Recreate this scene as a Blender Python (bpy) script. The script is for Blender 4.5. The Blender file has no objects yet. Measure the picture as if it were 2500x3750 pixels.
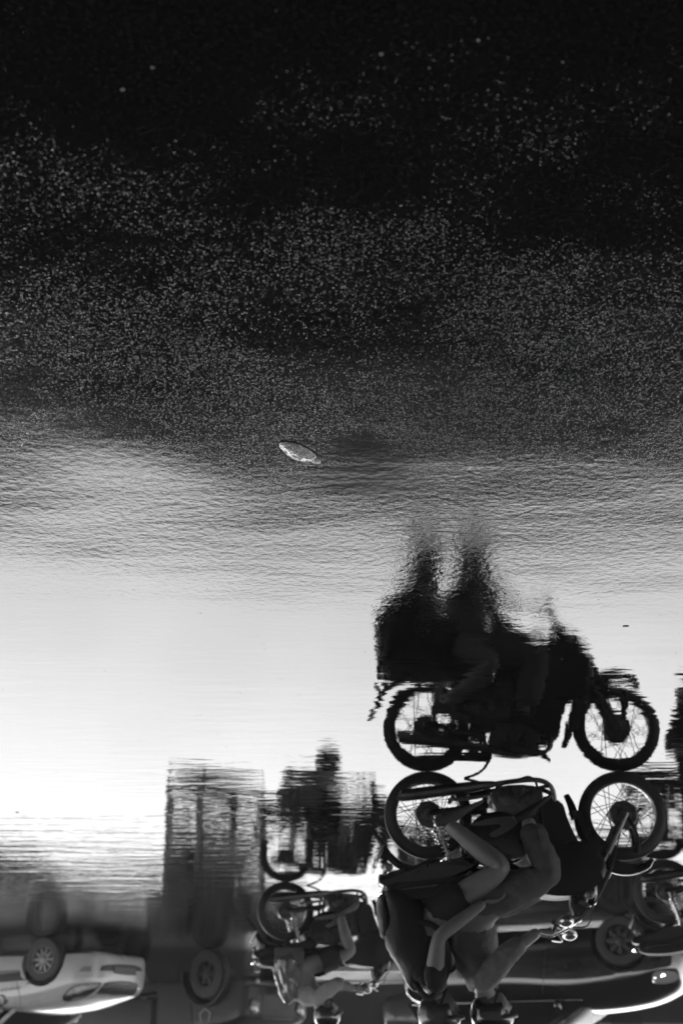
import bpy, bmesh, math, random
from mathutils import Vector, Matrix, noise
from mathutils.bvhtree import BVHTree
R = math.radians
random.seed(7)
sc = bpy.context.scene
col = sc.collection

# ------------------------------------------------------------------ camera
FPX = 5208.0                      # focal length in photo pixels (50 mm on a 36 mm tall frame)
TILT = R(22.1)
CH = 2.03
cd = bpy.data.cameras.new('camera'); cam = bpy.data.objects.new('camera', cd); col.objects.link(cam)
sc.camera = cam
cd.sensor_fit = 'VERTICAL'; cd.sensor_height = 36; cd.sensor_width = 24; cd.lens = 50
cd.clip_start = 0.1; cd.clip_end = 1500
cam.location = (0, 0, CH)
fw = Vector((0, math.cos(TILT), -math.sin(TILT))); up = Vector((0, math.sin(TILT), math.cos(TILT))); rt = Vector((1, 0, 0))
# the photograph hangs upside down: the camera is rolled by 180 degrees
cam.matrix_world = Matrix.Translation((0, 0, CH)) @ Matrix((-rt, -up, -fw)).transposed().to_4x4()
cd.dof.use_dof = True; cd.dof.focus_distance = 5.8; cd.dof.aperture_fstop = 2.9

# ------------------------------------------------------------------ sky, sun, exposure
SUN_E, SUN_AZ = R(14), R(27)       # azimuth measured from +Y towards +X
w = bpy.data.worlds.new('World'); sc.world = w; w.use_nodes = True
nt = w.node_tree; N = nt.nodes; LK = nt.links; N.clear()
def wn(t, **k):
    n = N.new(t)
    for a, b in k.items(): setattr(n, a, b)
    return n
sky = wn('ShaderNodeTexSky', sky_type='NISHITA', sun_disc=False, sun_elevation=SUN_E, sun_rotation=SUN_AZ)
bw = wn('ShaderNodeRGBToBW'); LK.new(sky.outputs[0], bw.inputs[0])
tc = wn('ShaderNodeTexCoord'); sx = wn('ShaderNodeSeparateXYZ'); LK.new(tc.outputs['Generated'], sx.inputs[0])
def wmath(op, a, b=None, c=None, clamp=False):
    m = wn('ShaderNodeMath', operation=op, use_clamp=clamp)
    for i, v in enumerate((a, b, c)):
        if v is None: continue
        if isinstance(v, (int, float)): m.inputs[i].default_value = v
        else: LK.new(v, m.inputs[i])
    return m.outputs[0]
nz = wn('ShaderNodeTexNoise'); nz.inputs['Scale'].default_value = 3.0; nz.inputs['Detail'].default_value = 6; LK.new(tc.outputs['Generated'], nz.inputs['Vector'])
nv = wmath('MULTIPLY_ADD', nz.outputs[0], 0.10, -0.05)
zz = wmath('ADD', sx.outputs[2], nv)
deck = wn('ShaderNodeMapRange', interpolation_type='SMOOTHSTEP'); LK.new(zz, deck.inputs[0])
deck.inputs[1].default_value = math.sin(R(18.5)); deck.inputs[2].default_value = math.sin(R(24.5)); deck.inputs[3].default_value = 1.0; deck.inputs[4].default_value = 0.0
n2 = wn('ShaderNodeTexNoise'); n2.inputs['Scale'].default_value = 5.0; n2.inputs['Detail'].default_value = 5; LK.new(tc.outputs['Generated'], n2.inputs['Vector'])
brk = wmath('MULTIPLY_ADD', n2.outputs[0], 0.5, 0.75)
mid = wn('ShaderNodeMapRange', interpolation_type='SMOOTHSTEP'); LK.new(zz, mid.inputs[0])      # thinner cloud just above the break
mid.inputs[1].default_value = math.sin(R(21)); mid.inputs[2].default_value = math.sin(R(33)); mid.inputs[3].default_value = 0.09; mid.inputs[4].default_value = 0.0
low = wn('ShaderNodeMapRange'); LK.new(sx.outputs[2], low.inputs[0])
low.inputs[1].default_value = math.sin(R(4)); low.inputs[2].default_value = math.sin(R(20)); low.inputs[3].default_value = 0.50; low.inputs[4].default_value = 1.50
CLEAR, DARK = 0.84, 0.006
fac = wmath('ADD', wmath('ADD', wmath('MULTIPLY', wmath('MULTIPLY', deck.outputs[0], low.outputs[0]), CLEAR), mid.outputs[0]), DARK)
flat = wmath('MULTIPLY', wmath('POWER', bw.outputs[0], 0.12), 25.5)     # cloud evens out the clear-sky gradient
lum = wmath('MULTIPLY', wmath('MULTIPLY', flat, fac), brk)
bg = wn('ShaderNodeBackground'); bg.inputs[1].default_value = 0.1; LK.new(lum, bg.inputs[0])
wo = wn('ShaderNodeOutputWorld'); LK.new(bg.outputs[0], wo.inputs[0])
sd = bpy.data.lights.new('sun', 'SUN'); sun = bpy.data.objects.new('sun', sd); col.objects.link(sun)
sd.energy = 0.5; sd.angle = R(10); sd.color = (1, 1, 1)
sdir = Vector((math.sin(SUN_AZ) * math.cos(SUN_E), math.cos(SUN_AZ) * math.cos(SUN_E), math.sin(SUN_E)))
sun.rotation_euler = (-sdir).to_track_quat('-Z', 'Y').to_euler()
vs = sc.view_settings; vs.view_transform = 'Standard'; vs.look = 'None'; vs.exposure = 0.0; vs.gamma = 1.0; vs.use_curve_mapping = False
sc.cycles.use_denoising = True; sc.cycles.max_bounces = 6; sc.cycles.caustics_reflective = False; sc.cycles.caustics_refractive = False
sc.cycles.sample_clamp_indirect = 4.0

# ------------------------------------------------------------------ picture <-> place
def ray(px, py):
    return (fw + rt * (-(px - 1250) / FPX) + up * ((py - 1875) / FPX))
def at(px, py, Y):                # the point of the vertical plane y = Y seen at a photo pixel
    d = ray(px, py); t = Y / d.y
    return Vector((0, 0, CH)) + d * t
def gnd(px, py):
    d = ray(px, py); t = -CH / d.z
    return Vector((0, 0, CH)) + d * t

# ------------------------------------------------------------------ materials
MATS = {}
def mat(name, c=0.5, rough=0.5, metal=0.0, coat=0.0, bump=0.0, scale=40, var=0.0, vscale=6, spec=0.5, trans=0.0, emit=0.0, alpha=1.0):
    if name in MATS: return MATS[name]
    m = bpy.data.materials.new(name); m.use_nodes = True; t = m.node_tree; b = t.nodes['Principled BSDF']
    b.inputs['Base Color'].default_value = (c, c, c, 1); b.inputs['Roughness'].default_value = rough
    b.inputs['Metallic'].default_value = metal; b.inputs['Coat Weight'].default_value = coat; b.inputs['Coat Roughness'].default_value = 0.04
    b.inputs['Specular IOR Level'].default_value = spec; b.inputs['Transmission Weight'].default_value = trans
    b.inputs['Alpha'].default_value = alpha
    tcn = t.nodes.new('ShaderNodeTexCoord')
    if var:
        n = t.nodes.new('ShaderNodeTexNoise'); n.inputs['Scale'].default_value = vscale; n.inputs['Detail'].default_value = 6
        t.links.new(tcn.outputs['Object'], n.inputs['Vector'])
        mr = t.nodes.new('ShaderNodeMapRange'); mr.inputs[1].default_value = 0.3; mr.inputs[2].default_value = 0.7
        mr.inputs[3].default_value = c * (1 - var); mr.inputs[4].default_value = min(1, c * (1 + var))
        t.links.new(n.outputs[0], mr.inputs[0]); t.links.new(mr.outputs[0], b.inputs['Base Color'])
        m2 = t.nodes.new('ShaderNodeMapRange'); m2.inputs[1].default_value = 0.3; m2.inputs[2].default_value = 0.7
        m2.inputs[3].default_value = rough * 0.8; m2.inputs[4].default_value = min(1, rough * 1.25)
        t.links.new(n.outputs[0], m2.inputs[0]); t.links.new(m2.outputs[0], b.inputs['Roughness'])
    if bump:
        n = t.nodes.new('ShaderNodeTexNoise'); n.inputs['Scale'].default_value = scale; n.inputs['Detail'].default_value = 4
        t.links.new(tcn.outputs['Object'], n.inputs['Vector'])
        bp = t.nodes.new('ShaderNodeBump'); bp.inputs['Distance'].default_value = bump; t.links.new(n.outputs[0], bp.inputs['Height']); t.links.new(bp.outputs[0], b.inputs['Normal'])
    MATS[name] = m
    return m
rubber = mat('rubber', 0.045, 0.6, var=0.3, bump=0.002, scale=60)
rim_m = mat('rim_steel', 0.35, 0.3, 1.0, var=0.2)
chrome = mat('chrome', 0.75, 0.12, 1.0)
alloy = mat('engine_alloy', 0.16, 0.42, 0.8, var=0.4, vscale=25)
blackp = mat('black_paint', 0.012, 0.25, coat=0.6, var=0.3)
plastic = mat('black_plastic', 0.014, 0.5, var=0.3)
seatm = mat('seat_vinyl', 0.012, 0.55, bump=0.002, scale=30)
skin = mat('skin', 0.26, 0.5, var=0.15, vscale=8)
hairm = mat('hair', 0.01, 0.6, bump=0.004, scale=90)
glassd = mat('dark_glass', 0.01, 0.05, spec=0.7)
decal = mat('grey_decal', 0.22, 0.4)

# ------------------------------------------------------------------ mesh helpers
def link(name, bm, m, parent=None, smooth=True, mats=None):
    me = bpy.data.meshes.new(name)
    bmesh.ops.recalc_face_normals(bm, faces=bm.faces[:])
    bm.to_mesh(me); bm.free()
    o = bpy.data.objects.new(name, me); col.objects.link(o)
    for x in (mats or [m]): me.materials.append(x)
    if parent: o.parent = parent
    if smooth:
        me.shade_smooth(); me.set_sharp_from_angle(angle=R(38))
    return o
def tag(o, label, cat, group=None, kind=None):
    if label: o['label'] = label
    if cat: o['category'] = cat
    if group: o['group'] = group
    if kind: o['kind'] = kind
    return o
def thing(name, loc, rz, label, cat, group=None):
    o = bpy.data.objects.new(name, None); col.objects.link(o); o.empty_display_size = .2
    o.location = loc; o.rotation_euler = (0, 0, rz)
    return tag(o, label, cat, group)
def copy_tree(o, parent=None):
    c = o.copy(); col.objects.link(c); c.parent = parent
    if parent: c.matrix_parent_inverse = o.matrix_parent_inverse.copy()
    for ch in list(o.children): copy_tree(ch, c)
    return c
def box(bm, c, s, rot=None, bev=0.0):
    M = Matrix.Translation(c) @ (rot.to_4x4() if rot else Matrix()) @ Matrix.Diagonal((s[0], s[1], s[2], 1))
    r = bmesh.ops.create_cube(bm, size=1, matrix=M)
    if bev:
        es = {e for v in r['verts'] for e in v.link_edges}
        bmesh.ops.bevel(bm, geom=list(es), offset=bev, segments=2, affect='EDGES', profile=0.6)
def smooth_path(pts, n=4):
    pts = [Vector(p) for p in pts]
    if len(pts) < 3: return pts
    out = []
    for i in range(len(pts) - 1):
        p0 = pts[max(i - 1, 0)]; p1 = pts[i]; p2 = pts[i + 1]; p3 = pts[min(i + 2, len(pts) - 1)]
        for k in range(n):
            t = k / n
            out.append(0.5 * ((2 * p1) + (p2 - p0) * t + (2 * p0 - 5 * p1 + 4 * p2 - p3) * t * t + (3 * p1 - p0 - 3 * p2 + p3) * t ** 3))
    out.append(pts[-1]); return out
def tube(bm, pts, r, seg=8, n=4, smooth=True, flat=1.0, cap=True):
    """round tube through points; r one radius or one per point"""
    P = [Vector(p) for p in pts]
    rr = list(r) if isinstance(r, (list, tuple)) else [r] * len(P)
    if smooth and len(P) > 2:
        Q = smooth_path(P, n); R2 = []
        for i in range(len(P) - 1):
            for k in range(n): R2.append(rr[i] + (rr[i + 1] - rr[i]) * k / n)
        R2.append(rr[-1]); P, rr = Q, R2
    rings = []; prev = None
    for i, p in enumerate(P):
        d = (P[min(i + 1, len(P) - 1)] - P[max(i - 1, 0)]).normalized()
        if prev is None:
            a = d.cross(Vector((0, 1, 0)))
            if a.length < 0.1: a = d.cross(Vector((1, 0, 0)))
        else: a = prev - d * prev.dot(d)
        a.normalize(); b = d.cross(a); prev = a
        rings.append([bm.verts.new(p + a * math.cos(2 * math.pi * k / seg) * rr[i] + b * math.sin(2 * math.pi * k / seg) * rr[i] * flat) for k in range(seg)])
    for i in range(len(rings) - 1):
        for k in range(seg):
            bm.faces.new((rings[i][k], rings[i][(k + 1) % seg], rings[i + 1][(k + 1) % seg], rings[i + 1][k]))
    if cap:
        for rg, p, s in ((rings[0], P[0], -1), (rings[-1], P[-1], 1)):
            d = (P[1] - P[0]).normalized() if s < 0 else (P[-1] - P[-2]).normalized()
            ri = rr[0] if s < 0 else rr[-1]
            c = bm.verts.new(p + d * s * ri * 0.45)
            for k in range(seg): bm.faces.new((rg[k], rg[(k + 1) % seg], c))
def lathe(bm, prof, c, axis='y', seg=40):
    """profile (radius, along axis) revolved around an axis through c"""
    rings = []
    for rad, a in prof:
        rg = []
        for k in range(seg):
            t = 2 * math.pi * k / seg; u, v = math.cos(t) * rad, math.sin(t) * rad
            if axis == 'y': q = Vector((u, a, v))
            elif axis == 'x': q = Vector((a, u, v))
            else: q = Vector((u, v, a))
            rg.append(bm.verts.new(Vector(c) + q))
        rings.append(rg)
    for i in range(len(rings) - 1):
        for k in range(seg):
            bm.faces.new((rings[i][k], rings[i][(k + 1) % seg], rings[i + 1][(k + 1) % seg], rings[i + 1][k]))
    return rings
def prism(bm, outline, y0, y1, bev=0.0, rad=None):
    """outline in (x, z) pushed from y0 to y1"""
    v0 = [bm.verts.new((x, y0, z)) for x, z in outline]; v1 = [bm.verts.new((x, y1, z)) for x, z in outline]
    n = len(outline); fs = [bm.faces.new(v0), bm.faces.new(v1[::-1])]
    for i in range(n): fs.append(bm.faces.new((v0[i], v0[(i + 1) % n], v1[(i + 1) % n], v1[i])))
    if bev:
        es = set(fs[0].edges) | set(fs[1].edges)
        bmesh.ops.bevel(bm, geom=list(es), offset=bev, segments=3, affect='EDGES', profile=0.6)
def smooth_out(o2, n=4):
    pts = [Vector((a, b)) for a, b in o2]; m = len(pts); out = []
    for i in range(m):
        p0, p1, p2, p3 = pts[i - 1], pts[i], pts[(i + 1) % m], pts[(i + 2) % m]
        for k in range(n):
            t = k / n
            q = 0.5 * ((2 * p1) + (p2 - p0) * t + (2 * p0 - 5 * p1 + 4 * p2 - p3) * t * t + (3 * p1 - p0 - 3 * p2 + p3) * t ** 3)
            out.append((q.x, q.y))
    return out
def sphere(bm, c, r, s=(1, 1, 1), u=20, v=14, fn=None):
    r0 = bmesh.ops.create_uvsphere(bm, u_segments=u, v_segments=v, radius=r)
    for q in r0['verts']:
        p = Vector((q.co.x * s[0], q.co.y * s[1], q.co.z * s[2]))
        if fn: p = fn(p)
        q.co = p + Vector(c)
    return r0['verts']
THICK = 1.28
def skin_mesh(pts, edges, rad, root=0, sub=2, nz=0.0):
    """continuous body grown round a skeleton; returns bmesh"""
    me = bpy.data.meshes.new('tmp'); me.from_pydata([tuple(p) for p in pts], edges, []); me.update()
    o = bpy.data.objects.new('tmp', me); col.objects.link(o)
    sm = o.modifiers.new('s', 'SKIN'); sm.use_smooth_shade = True; sm.branch_smoothing = 0.6
    if not me.skin_vertices: me.attributes.new('skin', 'FLOAT', 'POINT')
    sv = me.skin_vertices[0].data
    for i, r in enumerate(rad):
        sv[i].radius = (r * THICK, r * THICK) if not isinstance(r, tuple) else (r[0] * THICK, r[1] * THICK)
        sv[i].use_root = (i == root)
    s2 = o.modifiers.new('d', 'SUBSURF'); s2.levels = sub; s2.render_levels = sub
    dg = bpy.context.evaluated_depsgraph_get(); ev = o.evaluated_get(dg); m2 = bpy.data.meshes.new_from_object(ev)
    bm = bmesh.new(); bm.from_mesh(m2)
    bpy.data.objects.remove(o); bpy.data.meshes.remove(me); bpy.data.meshes.remove(m2)
    if nz:
        for v in bm.verts:
            q = v.co * 14
            v.co += Vector((noise.noise(q), noise.noise(q + Vector((9, 0, 0))), noise.noise(q + Vector((0, 9, 0))))) * nz
            fold_ = 1 - abs(noise.noise(Vector((v.co.x * 16 + v.co.z * 9, v.co.y * 11, v.co.z * 19)))) * 2; v.co += v.normal * fold_ * nz * .7
    return bm

# ================================================================== the ground: one wet sheet of asphalt
def ground_material():
    m = bpy.data.materials.new('wet_asphalt'); m.use_nodes = True; t = m.node_tree; b = t.nodes['Principled BSDF']
    geo = t.nodes.new('ShaderNodeNewGeometry'); sep = t.nodes.new('ShaderNodeSeparateXYZ'); t.links.new(geo.outputs['Position'], sep.inputs[0])
    def mp(sx_, sy_):
        q = t.nodes.new('ShaderNodeMapping'); q.inputs['Scale'].default_value = (sx_, sy_, 1); t.links.new(geo.outputs['Position'], q.inputs[0]); return q.outputs[0]
    def nzn(vec, s, d=3, rgh=0.5):
        q = t.nodes.new('ShaderNodeTexNoise'); q.inputs['Scale'].default_value = s; q.inputs['Detail'].default_value = d; q.inputs['Roughness'].default_value = rgh; t.links.new(vec, q.inputs['Vector']); return q.outputs[0]
    def mt(op, a, bb=None, c=None, clamp=False):
        q = t.nodes.new('ShaderNodeMath'); q.operation = op; q.use_clamp = clamp
        for i, v in enumerate((a, bb, c)):
            if v is None: continue
            if isinstance(v, (int, float)): q.inputs[i].default_value = v
            else: t.links.new(v, q.inputs[i])
        return q.outputs[0]
    def mr(x, a, bb, c, d, sm=True):
        q = t.nodes.new('ShaderNodeMapRange'); q.interpolation_type = 'SMOOTHSTEP' if sm else 'LINEAR'
        t.links.new(x, q.inputs[0]); q.inputs[1].default_value = a; q.inputs[2].default_value = bb; q.inputs[3].default_value = c; q.inputs[4].default_value = d; return q.outputs[0]
    P0 = mp(1, 1)
    big = nzn(P0, 0.9, 3); big2 = nzn(mp(0.6, 1.6), 1.3, 3)
    Yw = mt('MULTIPLY_ADD', big, 1.2, mt('ADD', sep.outputs[1], -0.6))
    # how thick the film of water is: thin near the kerb side (small y), a puddle round the first motorcycle
    near = mr(Yw, 4.1, 6.4, 1.0, 0.03)
    patch = mt('MULTIPLY', mr(nzn(P0, 1.5, 4, 0.6), 0.36, 0.62, 0.25, 1.0), mr(Yw, 1.6, 3.8, 0.3, 1.0))
    grain_amt = mt('MULTIPLY', near, patch)
    far = mr(Yw, 8.5, 17.0, 0.05, 1.0)
    # grains of stone standing out of the film, each its own height
    def grains(scale, h, thr, rad):
        v = t.nodes.new('ShaderNodeTexVoronoi'); v.inputs['Scale'].default_value = scale; t.links.new(P0, v.inputs['Vector'])
        sp = t.nodes.new('ShaderNodeSeparateColor'); t.links.new(v.outputs['Color'], sp.inputs[0])
        on = mr(sp.outputs[0], thr, 1.0, 0.0, 1.0, False)
        dome = mr(v.outputs['Distance'], 0.0, rad, 1.0, 0.0)
        return mt('MULTIPLY', mt('MULTIPLY', dome, on), h)
    g = mt('ADD', grains(128, 0.0013, 0.68, 0.5), grains(210, 0.0007, 0.58, 0.55))
    g = mt('MULTIPLY', g, grain_amt)
    # a small smooth puddle round the piece of mortar
    ex_ = mt('DIVIDE', mt('ADD', sep.outputs[0], 0.09), 0.25); ey_ = mt('DIVIDE', mt('SUBTRACT', Yw, 4.58), 0.22)
    dry = mt('SUBTRACT', 1.0, mr(mt('ADD', mt('MULTIPLY', ex_, ex_), mt('MULTIPLY', ey_, ey_)), 0.1, 1.5, 1.0, 0.0))
    g = mt('MULTIPLY', g, dry)
    # the relief of the asphalt itself, drowned little by little
    pebbly = mt('MULTIPLY', nzn(P0, 27, 3, 0.55), mt('MULTIPLY', mr(Yw, 4.7, 7.6, 0.0014, 0.00004), mt('MULTIPLY', mt('MULTIPLY_ADD', dry, 0.5, 0.5), mr(Yw, 3.4, 5.4, 0.25, 1.0))))
    rip_m = mt('MULTIPLY', nzn(mp(0.45, 1.3), 13, 2, 0.55), mr(Yw, 6.0, 8.5, 0.00010, 0.00050))
    rip_f = mt('MULTIPLY', nzn(mp(0.4, 1.5), 3.4, 3, 0.6), mr(Yw, 8.0, 13.0, 0.0001, 0.0052))
    wav = mt('ADD', mt('MULTIPLY', big2, 0.004), mt('MULTIPLY', nzn(P0, 0.62, 2), mr(sep.outputs[1], 5.0, 8.5, 0.016, 0.005)))
    # a shallow hump added so its far slope mirrors bright sky at the left
    dx = mt('DIVIDE', mt('SUBTRACT', sep.outputs[0], 0.70), 0.30); dy = mt('DIVIDE', mt('SUBTRACT', sep.outputs[1], 4.25), 0.50)
    gau = mt('EXPONENT', mt('MULTIPLY', mt('ADD', mt('MULTIPLY', dx, dx), mt('MULTIPLY', dy, dy)), -1.0))
    hump = mt('MULTIPLY', gau, 0.012)
    sparse = grains(34, 0.0009, 0.96, 0.22)
    h = mt('ADD', mt('ADD', mt('ADD', g, pebbly), mt('ADD', rip_m, rip_f)), mt('ADD', mt('ADD', wav, hump), sparse))
    bp = t.nodes.new('ShaderNodeBump'); bp.inputs['Distance'].default_value = 1.0; bp.inputs['Strength'].default_value = 1.0; t.links.new(h, bp.inputs['Height'])
    t.links.new(bp.outputs[0], b.inputs['Coat Normal']); t.links.new(bp.outputs[0], b.inputs['Normal'])
    cv = nzn(P0, 90, 4); cc = mr(cv, 0.3, 0.75, 0.004, 0.016)
    t.links.new(cc, b.inputs['Base Color']); b.inputs['Roughness'].default_value = 0.85; b.inputs['Specular IOR Level'].default_value = 0.0
    t.links.new(mr(Yw, 20.8, 23.8, 1.0, 0.10), b.inputs['Coat Weight']); b.inputs['Coat IOR'].default_value = 1.36
    t.links.new(mr(Yw, 13, 20, 0.012, 0.13), b.inputs['Coat Roughness'])
    return m
bm = bmesh.new()
bmesh.ops.create_grid(bm, x_segments=24, y_segments=24, size=450)
for v in bm.verts: v.co.y += 300
tag(link('road', bm, ground_material(), smooth=False), None, None, kind='structure')

# ================================================================== motorcycles
YB = 9.75; RX = at(1563, 2825, YB).x
def L(px, py, y=0.0):             # photo pixel -> (forward, side, up) on the first motorcycle
    p = at(px, py, YB - y); return Vector((RX - p.x, y, p.z))
def L2(px, py): p = L(px, py); return (p.x, p.z)
FW_X = L(2277, 2981).x; RWR, FWR = 0.298, 0.302
def make_wheel(parent, cx, rad, hub_r, label, fat):
    ty = bmesh.new(); w_ = fat
    prof = []
    for k in range(13):
        a = math.pi * (k / 12) ; prof.append((rad - 0.075 + 0.0 + math.sin(a) * 0.075 * 1.0, -math.cos(a) * w_))
    prof = [(rad - 0.078, -w_ * .75)] + prof + [(rad - 0.078, w_ * .75)]
    lathe(ty, prof, (cx, 0, rad), seg=64)
    # tread blocks
    for k in range(110):
        a = 2 * math.pi * k / 110
        for s in (-1, 1):
            c = Vector((cx + math.cos(a) * (rad - 0.0078), s * w_ * 0.38, rad + math.sin(a) * (rad - 0.0078)))
            box(ty, c, (0.010, w_ * 0.42, 0.012), Matrix.Rotation(-(a - math.pi / 2), 3, 'Y'))
    wh = link('wheel', ty, rubber, parent)
    rm = bmesh.new(); ri = rad - 0.066
    lathe(rm, [(ri, -w_ * .8), (ri + .008, -w_ * .78), (ri + .006, -w_ * .6), (ri - .014, -w_ * .4), (ri - .014, w_ * .4), (ri + .006, w_ * .6), (ri + .008, w_ * .78), (ri, w_ * .8), (ri - .018, w_ * .45), (ri - .018, -w_ * .45), (ri, -w_ * .8)], (cx, 0, rad), seg=64)
    link('rim', rm, rim_m, wh)
    hb = bmesh.new()
    lathe(hb, [(0.0, -.062), (.03, -.062), (.032, -.05), (hub_r * .95, -.048), (hub_r, -.04), (hub_r, .04), (hub_r * .93, .05), (hub_r * .55, .052), (hub_r * .5, .06), (.03, .062), (.02, .085), (.0, .085)], (cx, 0, rad), seg=40)
    for k in range(12):
        a = 2 * math.pi * k / 12
        box(hb, (cx + math.cos(a) * hub_r * .72, .052, rad + math.sin(a) * hub_r * .72), (.03, .006, .005), Matrix.Rotation(-a, 3, 'Y'))
    link('hub', hb, alloy, wh)
    spk = bmesh.new()
    for k in range(36):
        a = 2 * math.pi * k / 36; s = 1 if k % 2 else -1; off = R(62) * (1 if (k // 2) % 2 else -1)
        p0 = Vector((cx + math.cos(a + off) * hub_r * .98, s * .032, rad + math.sin(a + off) * hub_r * .98))
        p1 = Vector((cx + math.cos(a) * ri, 0, rad + math.sin(a) * ri))
        tube(spk, [p0, p1], 0.0026, 5)
    so = link('spokes', spk, mat('spoke_steel', .09, .4, .8), wh, smooth=False); so['kind'] = 'stuff'
    if label: wh['label'] = label
    return wh
def sweep_fender(bm, path, wid, depth, thick=.004):
    """channel section swept along an (x, z) path"""
    P = smooth_path([Vector((x, 0, z)) for x, z in path], 5)
    sec = [(-wid, -depth), (-wid, -.012), (-wid * .8, -.002), (-wid * .4, .006), (0, .009), (wid * .4, .006), (wid * .8, -.002), (wid, -.012), (wid, -depth)]
    rings = []
    for i, p in enumerate(P):
        d = (P[min(i + 1, len(P) - 1)] - P[max(i - 1, 0)]).normalized(); nrm = Vector((-d.z, 0, d.x))
        f = min(1, .35 + 2.2 * min(i, len(P) - 1 - i) / len(P))
        outer = [p + Vector((0, y * f, 0)) + nrm * (n_ * f) for y, n_ in sec]
        inner = [p + Vector((0, y * f * .93, 0)) + nrm * (n_ * f - thick) for y, n_ in sec[::-1]]
        rings.append([bm.verts.new(q) for q in outer + inner])
    m = len(rings[0])
    for i in range(len(rings) - 1):
        for k in range(m): bm.faces.new((rings[i][k], rings[i][(k + 1) % m], rings[i + 1][(k + 1) % m], rings[i + 1][k]))
    bm.faces.new(rings[0]); bm.faces.new(rings[-1][::-1])

def make_bike(label):
    root = thing('motorcycle', (0, 0, 0), 0, label, 'motorcycle', 'motorcycles riding through the wet street')
    make_wheel(root, 0.0, RWR, 0.088, None, .048)
    make_wheel(root, FW_X, FWR, 0.094, None, .042)
    # ---- frame
    bm = bmesh.new()
    hs_t = L(2135, 3300); hs_b = L(2172, 3205)
    tube(bm, [hs_b, hs_t], .03, 12)
    tube(bm, [L(2150, 3270), L(2050, 3235), L(1880, 3200), L(1700, 3190), L(1470, 3205)], .018, 8)
    tube(bm, [L(2165, 3225), L(2110, 3110), L(2030, 2935), L(1990, 2895), L(1880, 2886), L(1780, 2900)], .016, 8)
    for s in (-.1, .1):
        tube(bm, [L(1900, 3190) + Vector((0, s * .5, 0)), L(1800, 3120) + Vector((0, s, 0)), L(1770, 2990) + Vector((0, s, 0)), L(1780, 2900) + Vector((0, s, 0))], .014, 8)
        tube(bm, [L(1780, 2960) + Vector((0, s, 0)), L(1567, 2985) + Vector((0, s, 0))], [.022, .016], 10)
        tube(bm, [L(1770, 3020) + Vector((0, s, 0)), L(1640, 3120) + Vector((0, s, 0)), L(1480, 3200) + Vector((0, s * .9, 0))], .012, 8)
    link('frame', bm, plastic, root)
    for s in (-.125, .125):           # rear shock absorbers
        bm = bmesh.new(); a = L(1588, 2998) + Vector((0, s, 0)); b_ = L(1640, 3165) + Vector((0, s, 0)); d = b_ - a
        tube(bm, [a, b_], .011, 8)
        n = 9; pts = []
        for k in range(n * 8 + 1):
            q = k / (n * 8); t = q * n * 2 * math.pi; c = a + d * (.22 + .7 * q)
            u = d.normalized().cross(Vector((0, 1, 0))); pts.append(c + u * math.cos(t) * .027 + Vector((0, 1, 0)) * math.sin(t) * .027)
        tube(bm, pts, .0045, 5, smooth=False)
        tube(bm, [a + d * .18, a + d * .22], .032, 12); tube(bm, [a + d * .9, a + d * .96], .032, 12)
        link('shock_absorber', bm, chrome, root)
    # ---- fork
    hub = Vector((FW_X, 0, FWR)); ax = (L(2135, 3300) - hub).normalized()
    bm = bmesh.new()
    for s in (-.085, .085):
        o = Vector((0, s, 0))
        tube(bm, [hub + o - ax * .01, hub + o + ax * .30], [.029, .026], 12); tube(bm, [hub + o + ax * .3, hub + o + ax * .68], .017, 12)
    box(bm, hub + ax * .47, (.06, .22, .03), Matrix.Rotation(R(-24), 3, 'Y'), .006); box(bm, hub + ax * .67, (.06, .22, .025), Matrix.Rotation(R(-24), 3, 'Y'), .006)
    link('fork', bm, alloy, root)
    # ---- front fender
    bm = bmesh.new(); path = [L2(2063, 2914), L2(2078, 2950), L2(2092, 3000)]
    for a in range(175, 59, -10):
        q = min(1, max(0, (150 - a) / 55)); rr = .328 + .064 * q * q * (3 - 2 * q) - max(0, 80 - a) * .0008
        path.append((FW_X + math.cos(R(a)) * rr, FWR + math.sin(R(a)) * rr))
    path.append(L2(2392, 3150))
    sweep_fender(bm, path, .062, .075)
    fe = link('front_fender', bm, blackp, root)
    bm = bmesh.new()
    for s in (-.066, .066):
        tube(bm, [L(2325, 3128) + Vector((0, s, 0)), L(2322, 3060) + Vector((0, s, 0)), L(2284, 2985) + Vector((0, s * 1.05, 0))], [.02, .013, .01], 8)
    link('fender_stay', bm, plastic, root)
    # ---- rear fender and tail
    bm = bmesh.new()
    sweep_fender(bm, [L2(1700, 3130), L2(1640, 3165), L2(1560, 3178), L2(1480, 3165), L2(1432, 3130), L2(1400, 3080), L2(1350, 3016)], .075, .03)
    link('rear_fender', bm, plastic, root)
    bm = bmesh.new()
    prism(bm, smooth_out([L2(1760, 3140), L2(1560, 3172), L2(1440, 3196), L2(1392, 3222), L2(1398, 3246), L2(1500, 3240), L2(1700, 3205)], 3), -.095, .095, .02)
    link('tail_fairing', bm, blackp, root)
    bm = bmesh.new(); box(bm, L(1398, 3222), (.05, .13, .06), None, .012); link('tail_light', bm, mat('lens_red', .08, .15, coat=1), root)
    bm = bmesh.new(); box(bm, L(1390, 3130), (.012, .17, .12), Matrix.Rotation(R(-25), 3, 'Y'), .003); link('number_plate', bm, mat('plate_grey', .35, .4), root)
    bm = bmesh.new()
    for s in (-.12, .12): tube(bm, [L(1640, 3245) + Vector((0, s, 0)), L(1480, 3262) + Vector((0, s, 0)), L(1400, 3275) + Vector((0, s * .7, 0))], .011, 8)
    tube(bm, [L(1400, 3275) + Vector((0, -.084, 0)), L(1385, 3278), L(1400, 3275) + Vector((0, .084, 0))], .011, 8)
    link('grab_rail', bm, chrome, root)
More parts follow.
